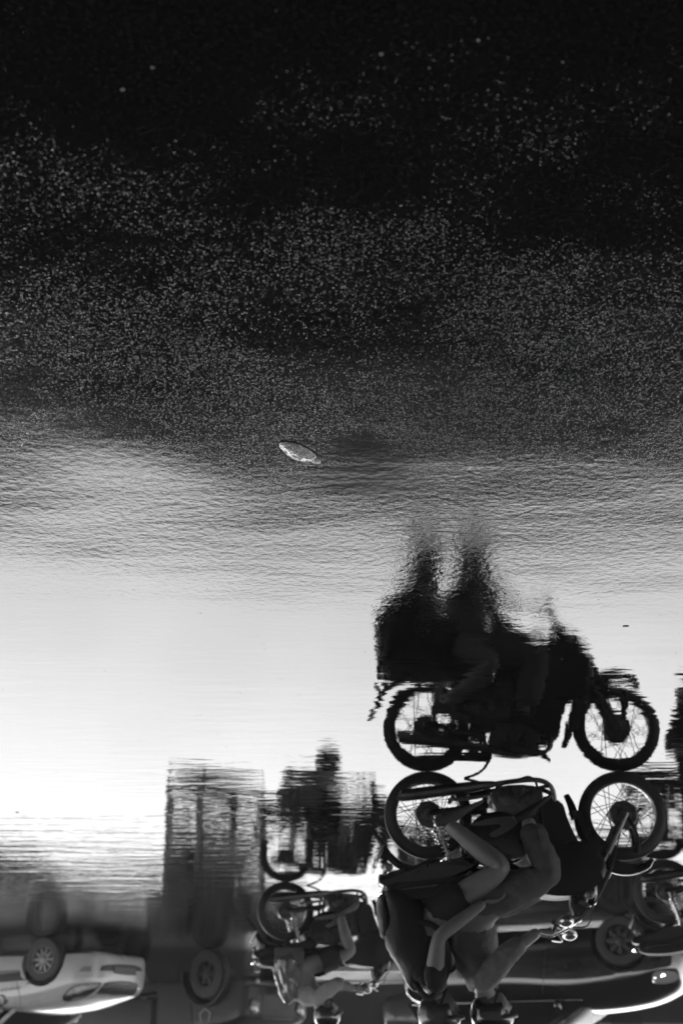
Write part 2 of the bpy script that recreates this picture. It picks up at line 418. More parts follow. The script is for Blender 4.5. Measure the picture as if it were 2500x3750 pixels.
    for s in (-1, 1):
        bm = bmesh.new(); tube(bm, [L(1425, 3185) + Vector((0, s * .07, 0)), L(1420, 3190) + Vector((0, s * .16, 0))], .008, 6)
        sphere(bm, L(1418, 3190) + Vector((0, s * .19, 0)), .032, (1, 1.1, .8), 14, 10); link('turn_signal', bm, decal, root)
        bm = bmesh.new(); tube(bm, [L(2140, 3290) + Vector((0, s * .08, 0)), L(2140, 3290) + Vector((0, s * .17, 0))], .008, 6)
        sphere(bm, L(2140, 3290) + Vector((0, s * .2, 0)), .032, (1, 1.1, .8), 14, 10); link('turn_signal', bm, decal, root)
    # ---- seat, tank, side panels
    bm = bmesh.new()
    prism(bm, smooth_out([L2(1425, 3248), L2(1430, 3290), L2(1540, 3300), L2(1650, 3285), L2(1760, 3262), L2(1900, 3262), L2(1960, 3280), L2(1950, 3222), L2(1780, 3205), L2(1560, 3232)], 4), -.125, .125, .03)
    link('seat', bm, seatm, root)
    bm = bmesh.new()
    prism(bm, smooth_out([L2(1895, 3232), L2(1985, 3140), L2(2070, 3085), L2(2140, 3100), L2(2200, 3150), L2(2205, 3212), L2(2150, 3268), L2(2060, 3290), L2(1975, 3282), L2(1915, 3262)], 4), -.135, .135, .05)
    tankm = link('fuel_tank', bm, mat('tank_satin', .01, .42, var=.3), root)
    bm = bmesh.new()
    for s in (-1, 1):
        prism(bm, smooth_out([L2(1690, 3120), L2(1760, 3160), L2(1900, 3150), L2(1935, 3080), L2(1900, 3010), L2(1800, 2985), L2(1725, 3020)], 4), s * .105, s * .135, .01)
    sp = link('side_panel', bm, blackp, root)
    bm = bmesh.new()                 # the hooked stripe printed on the side panel
    prism(bm, smooth_out([L2(1715, 3032), L2(1800, 3008), L2(1893, 3004), L2(1872, 3040), L2(1805, 3078), L2(1785, 3066), L2(1826, 3040), L2(1810, 3030), L2(1760, 3036)], 3), .1355, .1385)
    link('stripe', bm, decal, sp)
    # ---- apron in front of the engine
    bm = bmesh.new()
    prism(bm, smooth_out([L2(1972, 2945), L2(2000, 2925), L2(2052, 2952), L2(2066, 3000), L2(2098, 3072), L2(2150, 3170), L2(2120, 3215), L2(2040, 3190), L2(1985, 3080)], 3), -.10, .10, .02)
    ap = link('front_apron', bm, plastic, root)
    # ---- engine
    bm = bmesh.new()
    prism(bm, smooth_out([L2(1800, 2900), L2(1880, 2886), L2(1965, 2895), L2(1978, 2945), L2(1940, 2990), L2(1840, 2992), L2(1795, 2950)], 3), -.11, .12, .015)
    lathe(bm, [(0, .12), (.055, .122), (.06, .128), (.06, .145), (.05, .152), (0, .152)], tuple(L(1850, 2938)), seg=28)
    lathe(bm, [(0, .12), (.035, .122), (.04, .14), (0, .145)], tuple(L(1930, 2930)), seg=24)
    en = link('engine', bm, alloy, root)
    bm = bmesh.new(); c0 = L(1935, 2985); c1 = L(1965, 3085); dd = (c1 - c0).normalized(); rot = dd.to_track_quat('Z', 'Y').to_matrix()
    for k in range(11):
        box(bm, c0 + (c1 - c0) * (k / 10), (.15, .16, .006), rot, .002)
    box(bm, (c0 + c1) / 2, (.1, .11, .19), rot, .01); box(bm, c1 + dd * .03, (.11, .13, .05), rot, .012)
    link('cylinder_block', bm, alloy, root)
    bm = bmesh.new()
    tube(bm, [L(1975, 3030) + Vector((0, .03, 0)), L(2005, 3000) + Vector((0, .05, 0)), L(2022, 2950) + Vector((0, .08, 0)), L(2008, 2895) + Vector((0, .12, 0)), L(1960, 2872) + Vector((0, .14, 0)), L(1880, 2876) + Vector((0, .15, 0)), L(1790, 2890) + Vector((0, .16, 0))], .017, 12)
    tube(bm, [L(1800, 2888) + Vector((0, .16, 0)), L(1740, 2896) + Vector((0, .165, 0)), L(1650, 2908) + Vector((0, .17, 0)), L(1480, 2930) + Vector((0, .175, 0)), L(1466, 2931) + Vector((0, .175, 0))], [.02, .034, .04, .042, .034], 16, cap=True)
    ex = link('exhaust', bm, mat('exhaust_steel', .22, .38, 1.0, var=.3, vscale=9), root)
    bm = bmesh.new(); tube(bm, [L(1790, 2912, .19) , L(1700, 2925, .205), L(1640, 2928, .21)], [.01, .016, .01], 8, flat=.3); link('heat_shield', bm, alloy, ex)
    # chain case, stand, pegs, pedals, guard loop
    bm = bmesh.new(); prism(bm, smooth_out([L2(1500, 2885), L2(1560, 2872), L2(1700, 2880), L2(1800, 2878), L2(1800, 2905), L2(1700, 2902), L2(1560, 2897)], 3), -.13, -.10, .006); link('chain_case', bm, plastic, root)
    bm = bmesh.new(); tube(bm, [L(1815, 2884, .22), L(1850, 2868, .27), L(1905, 2852, .3), L(1935, 2845, .3), L(1958, 2860, .28), L(1966, 2885, .2)], .0085, 8)
    tube(bm, [L(1868, 2880, .1), L(1866, 2905, .25)], .008, 8)
    tube(bm, [L(1966, 2885, .2), L(2006, 2878, .2)], [.009, .014], 8)
    link('guard_bar', bm, plastic, root)
    for s in (-1, 1):
        bm = bmesh.new(); tube(bm, [L(1900, 2925) + Vector((0, s * .12, 0)), L(1905, 2925) + Vector((0, s * .34, 0))], .015, 8); link('foot_peg', bm, rubber, root)
        bm = bmesh.new(); tube(bm, [L(1640, 2950) + Vector((0, s * .12, 0)), L(1645, 2950) + Vector((0, s * .3, 0))], .014, 8); link('foot_peg', bm, rubber, root)
    bm = bmesh.new(); tube(bm, [L(1800, 2900, -.1), L(1760, 2868, -.2), L(1700, 2852, -.24)], .01, 8); link('side_stand', bm, plastic, root)
    # ---- headlight, instruments, handlebar
    bm = bmesh.new(); hc = L(2160, 3262)
    lathe(bm, [(0, -.14), (.05, -.13), (.085, -.09), (.1, -.03), (.104, .0), (.1, .012)], tuple(hc), 'x', 28); link('headlight_shell', bm, blackp, root)
    bm = bmesh.new(); lathe(bm, [(.1, .012), (.09, .03), (.05, .042), (0, .046)], tuple(hc), 'x', 28); link('headlight', bm, mat('lens', .6, .08, coat=1), root)
    bm = bmesh.new(); prism(bm, smooth_out([L2(2100, 3225), L2(2170, 3170), L2(2235, 3192), L2(2205, 3250), L2(2140, 3340), L2(2105, 3370), L2(2085, 3310)], 3), -.05, .05, .015); link('steering_cowl', bm, blackp, root)
    bm = bmesh.new(); box(bm, L(2098, 3372), (.09, .16, .06), Matrix.Rotation(R(28), 3, 'Y'), .015); link('instruments', bm, chrome, root)
    bm = bmesh.new(); hb = [L(2000, 3398) + Vector((0, .35, 0)), L(2040, 3410) + Vector((0, .27, 0)), L(2100, 3385) + Vector((0, .1, 0)), L(2112, 3365), L(2100, 3385) + Vector((0, -.1, 0)), L(2040, 3410) + Vector((0, -.27, 0)), L(2000, 3398) + Vector((0, -.35, 0))]
    tube(bm, hb, .012, 10); hbo = link('handlebar', bm, chrome, root)
    for s in (-1, 1):
        bm = bmesh.new(); tube(bm, [L(1996, 3397) + Vector((0, s * .36, 0)), L(2032, 3408) + Vector((0, s * .285, 0))], .018, 10); link('grip', bm, rubber, hbo)
        bm = bmesh.new(); tube(bm, [L(2040, 3412) + Vector((0, s * .24, 0)), L(2062, 3398) + Vector((0, s * .27, 0)), L(2040, 3385) + Vector((0, s * .37, 0))], .006, 6); link('lever', bm, alloy, hbo)
        bm = bmesh.new(); tube(bm, [L(2060, 3410) + Vector((0, s * .22, 0)), L(2080, 3432) + Vector((0, s * .3, 0)), L(2050, 3425) + Vector((0, s * .38, 0))], .006, 6)
        sphere(bm, L(2035 if s > 0 else 2120, 3400) + Vector((0, s * .43, 0)), .075, (.7, 1, .5), 18, 12); link('mirror', bm, mat('mirror_shell', .6, .32, .9), root)
    bm = bmesh.new(); tube(bm, [L(2070, 3400, .12), L(2160, 3330, .14), L(2230, 3200, .11), L(2262, 3080, .1), L(2282, 2990, .08)], .005, 6); tube(bm, [L(2060, 3390, -.1), L(2150, 3390, -.06), L(2175, 3300, -.02)], .005, 6)
    link('cable', bm, rubber, root)
    return root
bike1 = make_bike('large black motorcycle nearest the camera, carrying two people across the puddle')
bike1.location = (RX, YB, 0); bike1.rotation_euler = (0, 0, math.pi)
def place(root, pr, pf_hint, label=None):
    """rear contact at a photo pixel, heading towards the second"""
    a = gnd(*pr); b = gnd(*pf_hint); d = b - a
    root.location = (a.x, a.y, 0); root.rotation_euler = (0, 0, math.atan2(d.y, d.x))
    if label: root['label'] = label
bike2 = copy_tree(bike1); place(bike2, (1047, 3229), (1487, 3243), 'mid-distance motorcycle with tall wrapped bundle behind its rider')
bike3 = copy_tree(bike1); place(bike3, (2424, 3147), (2900, 3130), 'motorcycle cut off by the frame edge, only its rear wheel showing')

# ================================================================== people
def ellip(v, c, s): return Vector(((v.x - c.x) / s[0], (v.y - c.y) / s[1], (v.z - c.z) / s[2]))
def add_head(bm, c, fwd_pitch=0.0):
    """head with brow, nose, mouth, chin and ears, facing +x; c = centre of the skull"""
    Rm = Matrix.Rotation(fwd_pitch, 3, 'Y')
    def shape(p):
        x, y, z = p.x, p.y, p.z                       # unit sphere
        jaw = max(0, -z); w_ = 1 - .38 * jaw ** 1.3
        X = x * (.098 - .0 * jaw) + (.018 * jaw if x > 0 else -.0) ; Y = y * .076 * w_; Z = z * .118
        if x > .3:
            nose = math.exp(-((y / .16) ** 2 + ((z + .12) / .2) ** 2)); X += .026 * nose
            for s in (-1, 1): X -= .012 * math.exp(-(((y - s * .38) / .17) ** 2 + ((z - .08) / .12) ** 2))
            X += .006 * math.exp(-(((z - .26) / .1) ** 2 + (y / .6) ** 2))
            X += .008 * math.exp(-((y / .28) ** 2 + ((z + .46) / .08) ** 2)); X -= .006 * math.exp(-((y / .26) ** 2 + ((z + .52) / .03) ** 2)); X += .008 * math.exp(-((y / .28) ** 2 + ((z + .6) / .08) ** 2))
            X += .012 * math.exp(-((y / .25) ** 2 + ((z + .88) / .14) ** 2))
        if x < -.2 and z < -.3: X *= 1 + .45 * (z + .3)
        return Rm @ Vector((X, Y, Z))
    sphere(bm, c, 1, (1, 1, 1), 36, 28, shape)
    for s in (-1, 1):
        sphere(bm, c + Rm @ Vector((-.008, s * .076, -.012)), .03, (.6, .28, 1), 12, 8)
        sphere(bm, c + Rm @ Vector((.079, s * .031, .01)), .013, (1, 1, 1), 10, 8)
def add_hand(bm, wrist, d, side, curl, upv=Vector((0, 0, 1))):
    """palm and five unequal fingers; d = pointing direction, curl in radians per joint"""
    d = d.normalized(); s_ = d.cross(upv).normalized(); n = s_.cross(d).normalized()
    c = wrist + d * .045
    vv = sphere(bm, (0, 0, 0), 1, (1, 1, 1), 12, 8)
    M = Matrix((d * .055, s_ * .042, n * .018)).transposed()
    for v in vv: v.co = c + M @ v.co
    for k, (o, ln) in enumerate(((-.030, .062), (-.010, .078), (.010, .083), (.030, .072))):
        p = wrist + d * .08 + s_ * o; dirv = d.copy(); pts = [p - d * .02]; rr = [.0095]
        for j, q in enumerate((.45, .32, .25)):
            pts.append(p.copy()) if j == 0 else None
            dirv = (dirv * math.cos(curl) - n * math.sin(curl)).normalized()
            nn = n; p = p + dirv * ln * q; pts.append(p.copy())
            n_new = (n * math.cos(curl) + d * math.sin(curl)).normalized()
        rad = [.0098, .0096, .009, .0084, .0072]
        tube(bm, pts, rad[:len(pts)], 8, 3)
    th = wrist + d * .03 - s_ * .036 * side
    t1 = th + (d * .6 - s_ * .7 * side - n * .2).normalized() * .034; t2 = t1 + (d * .85 - s_ * .1 * side - n * .5 * math.sin(curl + .2)).normalized() * .03
    tube(bm, [wrist + d * .02 - s_ * .02 * side, th, t1, t2], [.014, .0125, .0105, .009], 8, 3)
def add_foot(bm, ankle, toe, w_=.042, h=.05):
    d = toe - ankle; d.z = d.z * .9; L_ = d.length; dn = d.normalized(); s_ = Vector((0, 1, 0)); n = s_.cross(dn) * -1; n = dn.cross(s_) if dn.cross(s_).z > 0 else s_.cross(dn)
    heel = ankle - dn * .07 - n * .045
    rings = []
    for t, ww, hh in ((-.02, .5, .5), (0, .8, .95), (.2, .92, 1.5), (.4, .88, 1.25), (.65, 1.08, .8), (.85, 1.12, .55), (1, .85, .4), (1.06, .3, .2)):
        c = heel + dn * (L_ + .1) * t; rg = []
        for k in range(12):
            a = 2 * math.pi * k / 12; rg.append(bm.verts.new(c + s_ * math.cos(a) * w_ * ww + n * (math.sin(a) * h * .5 * hh + h * .5 * hh)))
        rings.append(rg)
    for i in range(len(rings) - 1):
        for k in range(12): bm.faces.new((rings[i][k], rings[i][(k + 1) % 12], rings[i + 1][(k + 1) % 12], rings[i + 1][k]))
    bm.faces.new(rings[0][::-1]); bm.faces.new(rings[-1])

def make_person(label, J, shirt_m, pants_m, shoe_m, long_legs=False, sleeve=.5, leg_cover=.55, hair=True, name='person', helmet=None):
    """J: joints in the motorcycle's local metres"""
    root = thing(name, (0, 0, 0), 0, label, 'person', 'people riding the motorcycles')
    pel, ch, nk, hd = J['pelvis'], J['chest'], J['neck'], J['head']
    pts = [pel, (pel * .5 + ch * .5) + Vector((-.015, 0, 0)), ch, nk, nk * .45 + hd * .55]; rad = [.125, .12, .125, .062, .05]
    edges = [(0, 1), (1, 2), (2, 3), (3, 4)]
    rad = [(.115, .145), (.10, .13), (.105, .15), (.066, .07), (.056, .06)]
    for s in (1, -1):
        k = 'n' if s > 0 else 'f'
        hip = pel + Vector((.03, s * .095, -.02)); kn, an = J['knee_' + k], J['ankle_' + k]
        i = len(pts); calf = kn * .65 + an * .35 + Vector((-.018, 0, 0))
        pts += [hip, hip * .5 + kn * .5, kn, calf, an]; rad += [.085, .076, .056, .054, .036]
        edges += [(0, i), (i, i + 1), (i + 1, i + 2), (i + 2, i + 3), (i + 3, i + 4)]
        sh, el, wr = J['shoulder_' + k], J['elbow_' + k], J['wrist_' + k]
        i = len(pts)
        pts += [sh, sh * .5 + el * .5, el, el * .65 + wr * .35, wr]; rad += [.056, .048, .038, .037, .026]
        edges += [(2, i), (i, i + 1), (i + 1, i + 2), (i + 2, i + 3), (i + 3, i + 4)]
    body = skin_mesh(pts, edges, rad)
    add_head(body, hd, J.get('pitch', 0))
    for s in (1, -1):
        k = 'n' if s > 0 else 'f'
        add_hand(body, J['wrist_' + k], J['point_' + k], -s, J.get('curl_' + k, .7))
        add_foot(body, J['ankle_' + k] , J['toe_' + k], .036, .04)
    link('body', body, skin, root)
    # shirt
    g = 1.0
    P = [pel + Vector((0, 0, .01)), pts[1], ch, ch * .25 + nk * .75]; Rr = [(.135 * g, .165 * g), (.125, .155), (.13, .175), (.075, .085)]; E = [(0, 1), (1, 2), (2, 3)]
    for s in (1, -1):
        k = 'n' if s > 0 else 'f'; sh, el, wr = J['shoulder_' + k], J['elbow_' + k], J['wrist_' + k]
        i = len(P)
        if sleeve <= 1:
            e = sh.lerp(el, sleeve); P += [sh, e]; Rr += [.073, .07]; E += [(2, i), (i, i + 1)]
        else:
            e = el.lerp(wr, sleeve - 1); P += [sh, sh.lerp(el, .5), el, e]; Rr += [.07, .064, .056, .043]; E += [(2, i), (i, i + 1), (i + 1, i + 2), (i + 2, i + 3)]
    link('shirt', skin_mesh(P, E, Rr, nz=.012), shirt_m, root)
    # trousers or shorts
    P = [pel + Vector((0, 0, .03)), pel + Vector((0, 0, -.03))]; Rr = [(.125, .155), (.12, .16)]; E = [(0, 1)]
    for s in (1, -1):
        k = 'n' if s > 0 else 'f'; hip = pel + Vector((.03, s * .1, -.03)); kn, an = J['knee_' + k], J['ankle_' + k]; i = len(P)
        if long_legs:
            P += [hip, hip.lerp(kn, .5), kn, kn.lerp(an, .5) + Vector((-.01, 0, 0)), kn.lerp(an, .92)]; Rr += [.104, .098, .08, .074, .06]; E += [(1, i), (i, i + 1), (i + 1, i + 2), (i + 2, i + 3), (i + 3, i + 4)]
        else:
            P += [hip, hip.lerp(kn, leg_cover * .5), hip.lerp(kn, leg_cover)]; Rr += [.106, .104, .1]; E += [(1, i), (i, i + 1), (i + 1, i + 2)]
    link('trousers' if long_legs else 'shorts', skin_mesh(P, E, Rr, nz=.014), pants_m, root)
    for s in (1, -1):
        k = 'n' if s > 0 else 'f'; bm = bmesh.new()
        add_foot(bm, J['ankle_' + k] + Vector((0, 0, -.004)), J['toe_' + k] + Vector((0, 0, -.004)), .047, .058)
        link('shoe', bm, shoe_m, root)
    if helmet:
        bm = bmesh.new(); Rm = Matrix.Rotation(J.get('pitch', 0), 3, 'Y')
        def hl(p):
            x, y, z = p.x, p.y, p.z
            cut = .18 if x > .45 else (-.45 if x > -.2 else -.75)
            zz_ = max(z, cut); k = 1.0 if z >= cut else .86
            return Rm @ Vector((x * .145 * k - .008, y * .122 * k, zz_ * .142 + .012))
        sphere(bm, hd, 1, (1, 1, 1), 40, 30, hl); he = link('helmet', bm, helmet, root)
        bm = bmesh.new()
        pts_ = [hd + Rm @ Vector((math.cos(t) * .150 - .006, math.sin(t) * .127, .045)) for t in [R(a) for a in range(-75, 76, 15)]]
        tube(bm, pts_, .012, 8); link('visor_rim', bm, plastic, he)
        bm = bmesh.new()
        tube(bm, [hd + Vector((.0, .105, -.05)), hd + Vector((.035, .06, -.13)), hd + Vector((.045, 0, -.15)), hd + Vector((.035, -.06, -.13)), hd + Vector((.0, -.105, -.05))], .008, 6, flat=.4); link('chin_strap', bm, plastic, he)
    elif hair:
        bm = bmesh.new(); Rm = Matrix.Rotation(J.get('pitch', 0), 3, 'Y')
        def hs(p):
            x, y, z = p.x, p.y, p.z
            cut = .30 if x > .25 else (-.15 if x > -.3 else -.55)
            if z < cut: return Rm @ Vector((x * .085, y * .068, max(z, cut) * .118))
            n_ = 1 + .05 * noise.noise(p * 5)
            return Rm @ Vector((x * .112 * n_ - .004, y * .088 * n_, z * .13 * n_))
        sphere(bm, hd, 1, (1, 1, 1), 32, 24, hs); link('hair', bm, hairm, root)
    return root
cotton_l = mat('light_cotton', .34, .85, bump=.02, scale=16, var=.12)
cotton_d = mat('black_cotton', .010, .9, bump=.006, scale=25, var=.2)
cotton_m = mat('grey_cotton', .17, .9, bump=.02, scale=16, var=.2)
denim = mat('grey_denim', .12, .9, bump=.012, scale=22, var=.2)
shoe_d = mat('dark_shoe', .02, .5); shoe_s = mat('worn_sandal', .09, .6)
def J3(px, py, y): return L(px, py, y)
drv = dict(pelvis=J3(1725, 3345, 0), chest=J3(1742, 3535, 0), neck=J3(1768, 3628, 0), head=J3(1805, 3704, 0),
    knee_n=J3(2015, 3200, .2), ankle_n=J3(1925, 2990, .19), toe_n=J3(2010, 2936, .21),
    knee_f=J3(2020, 3215, -.2), ankle_f=J3(1925, 2990, -.19), toe_f=J3(2010, 2936, -.21),
    shoulder_n=J3(1765, 3600, .18), elbow_n=J3(1855, 3490, .27), wrist_n=J3(1975, 3408, .3), point_n=Vector((.9, -.15, .15)), curl_n=1.0,
    shoulder_f=J3(1770, 3605, -.18), elbow_f=J3(1855, 3490, -.27), wrist_f=J3(1975, 3408, -.3), point_f=Vector((.9, .15, .15)), curl_f=1.0, pitch=.12)
pas = dict(pelvis=J3(1570, 3375, 0), chest=J3(1562, 3550, 0), neck=J3(1580, 3634, 0), head=J3(1612, 3708, 0),
    knee_n=J3(1850, 3175, .27), ankle_n=J3(1632, 3010, .22), toe_n=J3(1752, 2958, .25),
    knee_f=J3(1850, 3175, -.27), ankle_f=J3(1632, 3010, -.22), toe_f=J3(1752, 2958, -.25),
    shoulder_n=J3(1585, 3610, .185), elbow_n=J3(1605, 3430, .25), wrist_n=J3(1775, 3302, .24), point_n=Vector((.85, -.05, -.1)), curl_n=.35,
    shoulder_f=J3(1585, 3610, -.185), elbow_f=J3(1605, 3430, -.25), wrist_f=J3(1775, 3302, -.24), point_f=Vector((.85, .05, -.1)), curl_f=.35, pitch=.1)
def on_bike(o, b): o.location = b.location; o.rotation_euler = b.rotation_euler
p1 = make_person('driver in grey shirt and grey trousers on the nearest motorcycle', drv, cotton_m, denim, shoe_d, long_legs=True, sleeve=1.5, helmet=mat('helmet_black', .012, .2, coat=1)); on_bike(p1, bike1)
p2 = make_person('passenger in black clothes and bare legs seated behind the driver of the nearest motorcycle', pas, cotton_d, cotton_d, shoe_s, sleeve=.55, leg_cover=.5, helmet=mat('helmet_grey', .03, .3, coat=1)); on_bike(p2, bike1)
# driver of the second motorcycle: a little shorter and bent forward
d2 = {k: (v.copy() if isinstance(v, Vector) else v) for k, v in drv.items()}
for k, (x, z) in dict(pelvis=(.10, .90), chest=(.20, 1.08), neck=(.34, 1.21), head=(.455, 1.30)).items(): d2[k] = Vector((x, 0, z))
for k, sg in (('n', 1), ('f', -1)):
    d2['shoulder_' + k] = Vector((.30, sg * .17, 1.17)); d2['elbow_' + k] = Vector((.50, sg * .29, 1.02))
    d2['knee_' + k] += Vector((-.13, sg * .04, 0)); d2['ankle_' + k].x -= .1; d2['toe_' + k].x -= .1
d2['pitch'] = .35
p3 = make_person('rider in a pale shirt and black shorts on the mid-distance motorcycle', d2, cotton_l, cotton_d, shoe_s, sleeve=1.4, leg_cover=.85, helmet=MATS['helmet_black']); on_bike(p3, bike2)
p4 = make_person('rider in dark clothes, almost wholly outside the frame, on the cut-off motorcycle', drv, cotton_d, cotton_d, shoe_d, long_legs=True, sleeve=1.6, helmet=MATS['helmet_black']); on_bike(p4, bike3)
# backpack worn by the passenger
def lump(bm, c, s, seed, amp=.02, fn=None, e=2.6):
    def f(p):
        q = Vector([math.copysign(abs(a) ** (2 / e), a) for a in p]); q = Vector((q.x * s[0], q.y * s[1], q.z * s[2]))
        q += p * noise.noise(q * 7 + Vector((seed, 0, 0))) * amp + p * noise.noise(q * 22 + Vector((seed, 3, 0))) * amp * .35
        return fn(q) if fn else q
    sphere(bm, c, 1, (1, 1, 1), 36, 26, f)
bp_ = thing('backpack', bike1.location, math.pi, 'bulging black backpack worn by the passenger of the nearest motorcycle', 'backpack')
bm = bmesh.new(); lump(bm, L(1492, 3432), (.155, .18, .34), 3, .03, lambda q: Vector(((q.x) * (1 - 1.3 * max(0, q.z)) + q.z * .17, q.y * (1 - .9 * max(0, q.z)), q.z))); link('bag_body', bm, mat('bag_nylon', .012, .6, bump=.004, scale=40, var=.3), bp_)
bm = bmesh.new(); lump(bm, L(1412, 3350), (.06, .14, .15), 8, .02); link('front_pocket', bm, MATS['bag_nylon'], bp_)
bm = bmesh.new()
for s in (-.12, .12): tube(bm, [L(1520, 3600, s), L(1570, 3655, s), L(1625, 3590, s), L(1640, 3500, s * 1.15), L(1600, 3400, s * 1.5), L(1510, 3370, s * 1.4)], .02, 8, flat=.35)
link('strap', bm, plastic, bp_)
# bundle behind the second rider: pale plastic sheet over cargo
cg = thing('cargo_bundle', bike2.location, bike2.rotation_euler.z, 'tall crumpled pale plastic-wrapped bundle behind the mid-distance rider', 'bundle')
plast = mat('plastic_sheet', .14, .28, coat=.5, bump=.03, scale=9, var=.25, vscale=5)
bm = bmesh.new()
def fold(q):
    a = math.atan2(q.y, q.x); r_ = 1 + .10 * math.sin(a * 7 + q.z * 9) + .06 * math.sin(a * 13 - q.z * 17)
    t = 1 - .35 * max(0, q.z) / .42; return Vector((q.x * r_ * t + q.z * .16, q.y * r_ * t, q.z))
lump(bm, Vector((.02, 0, .93)), (.13, .21, .27), 12, .05, fold, 2.4); link('plastic_cover', bm, plast, cg)
bm = bmesh.new(); box(bm, (.02, 0, .76), (.3, .36, .16), None, .02); link('crate', bm, mat('crate_grey', .12, .6), cg)

# ================================================================== cars
def interp(tab, x):
    if x <= tab[0][0]: return tab[0][1:]
    for a, b in zip(tab, tab[1:]):
        if x <= b[0]:
            t = (x - a[0]) / (b[0] - a[0]); return tuple(p + (q - p) * t for p, q in zip(a[1:], b[1:]))
    return tab[-1][1:]
def catm(tab, x):
    i = max(k for k in range(len(tab) - 1) if tab[k][0] <= x + 1e-9) if x >= tab[0][0] else 0
    p0, p1, p2, p3 = tab[max(i - 1, 0)], tab[i], tab[i + 1], tab[min(i + 2, len(tab) - 1)]
    t = (x - p1[0]) / (p2[0] - p1[0]); out = []
    for k in range(1, len(p1)):
        m1 = (p2[k] - p0[k]) / max(p2[0] - p0[0], 1e-6) * (p2[0] - p1[0]); m2 = (p3[k] - p1[k]) / max(p3[0] - p1[0], 1e-6) * (p2[0] - p1[0])
        out.append((2 * t ** 3 - 3 * t * t + 1) * p1[k] + (t ** 3 - 2 * t * t + t) * m1 + (-2 * t ** 3 + 3 * t * t) * p2[k] + (t ** 3 - t * t) * m2)
    return tuple(out)
SEC_ROUND = [(0, 0), (.55, 0), (.86, .01), (.95, .08), (.985, .2), (1.0, .42), (.995, .6), (.975, .74), (.94, .85), (.86, .935), (.7, .975), (.4, .995), (0, 1.0)]
SEC_SOFT = [(0, 0), (.55, 0), (.86, .01), (.95, .08), (.985, .2), (1.0, .4), (.99, .6), (.97, .73), (.93, .82), (.86, .88), (.72, .93), (.4, .98), (0, 1.0)]
SEC_BOX = [(0, 0), (.7, 0), (.97, .01), (1, .05), (1, .3), (1, .5), (1, .7), (1, .86), (.985, .93), (.92, .985), (.7, .997), (.4, 1), (0, 1.0)]
def body_loft(tab, sec, n=70, box_end=False):
    """tab rows: x, half width, bottom z, top z, crown"""
    bm = bmesh.new(); x0, x1 = tab[0][0], tab[-1][0]; rings = []
    for i in range(n + 1):
        q = i / n; q = .5 - .5 * math.cos(math.pi * q); x = x0 + (x1 - x0) * q
        w_, zb, zt, cr = catm(tab, x)
        rg = []
        for y, z in sec: rg.append((x, y * w_, zb + (zt - zb) * z + cr * (1 - y * y) * (z > .9)))
        full = rg + [(a, -b, c) for a, b, c in rg[-2:0:-1]]
        rings.append([bm.verts.new(p) for p in full])
    m = len(rings[0])
    for i in range(n):
        for k in range(m): bm.faces.new((rings[i][k], rings[i][(k + 1) % m], rings[i + 1][(k + 1) % m], rings[i + 1][k]))
    bm.faces.new(rings[0]); bm.faces.new(rings[-1][::-1])
    return bm
def car_wheel(root, x, y, r, side, rim_c, spokes=10, rimr=None):
    rimr = rimr or r * .64
    bm = bmesh.new(); hw = .09
    prof = [(rimr, -hw), (rimr + .02, -hw - .004), (r * .93, -hw), (r * .985, -hw * .8), (r, -hw * .5), (r, hw * .5), (r * .985, hw * .8), (r * .93, hw), (rimr + .02, hw + .004), (rimr, hw), (rimr - .01, hw * .8), (rimr - .01, -hw * .8), (rimr, -hw)]
    lathe(bm, prof, (x, y, r), seg=48); wh = link('wheel', bm, rubber, root)
    bm = bmesh.new(); s = side
    lathe(bm, [(rimr - .012, s * .03), (rimr, s * .083), (rimr * .93, s * .086), (rimr * .86, s * .06), (rimr * .84, s * .0)], (x, y, r), seg=48)
    lathe(bm, [(0, s * .078), (.035, s * .078), (.06, s * .066), (.075, s * .04)], (x, y, r), seg=24)
    for k in range(spokes):
        a = 2 * math.pi * k / spokes; l_ = rimr * .86
        c = Vector((x + math.cos(a) * l_ * .52, y + s * .055, r + math.sin(a) * l_ * .52))
        box(bm, c, (l_ * .9, .022, rimr * 1.9 / spokes), Matrix.Rotation(-a, 3, 'Y'), .005)
    link('hubcap', bm, rim_c, wh)
    bm = bmesh.new(); lathe(bm, [(0, 0), (rimr * .82, 0), (rimr * .82, s * .02), (0, s * .02)], (x, y, r), seg=24); link('brake_disc', bm, plastic, wh)
    return wh
def cut(o, cyls):
    """wheel arches taken out of a body with booleans"""
    bm = bmesh.new()
    for x, z, r, y0, y1 in cyls:
        rg = lathe(bm, [(r, y0), (r, y1)], (x, 0, z), seg=40); bm.faces.new(rg[0]); bm.faces.new(rg[1][::-1])
    bmesh.ops.recalc_face_normals(bm, faces=bm.faces[:])
    me = bpy.data.meshes.new('cut'); bm.to_mesh(me); bm.free(); c = bpy.data.objects.new('cut', me); col.objects.link(c)
    md = o.modifiers.new('b', 'BOOLEAN'); md.operation = 'DIFFERENCE'; md.object = c; md.solver = 'EXACT'
    c.matrix_world = Matrix(); old = o.parent; o.parent = None
    dg = bpy.context.evaluated_depsgraph_get(); m2 = bpy.data.meshes.new_from_object(o.evaluated_get(dg)); o.modifiers.clear(); o.data = m2
    m2.shade_smooth(); m2.set_sharp_from_angle(angle=R(35)); o.parent = old; bpy.data.objects.remove(c)
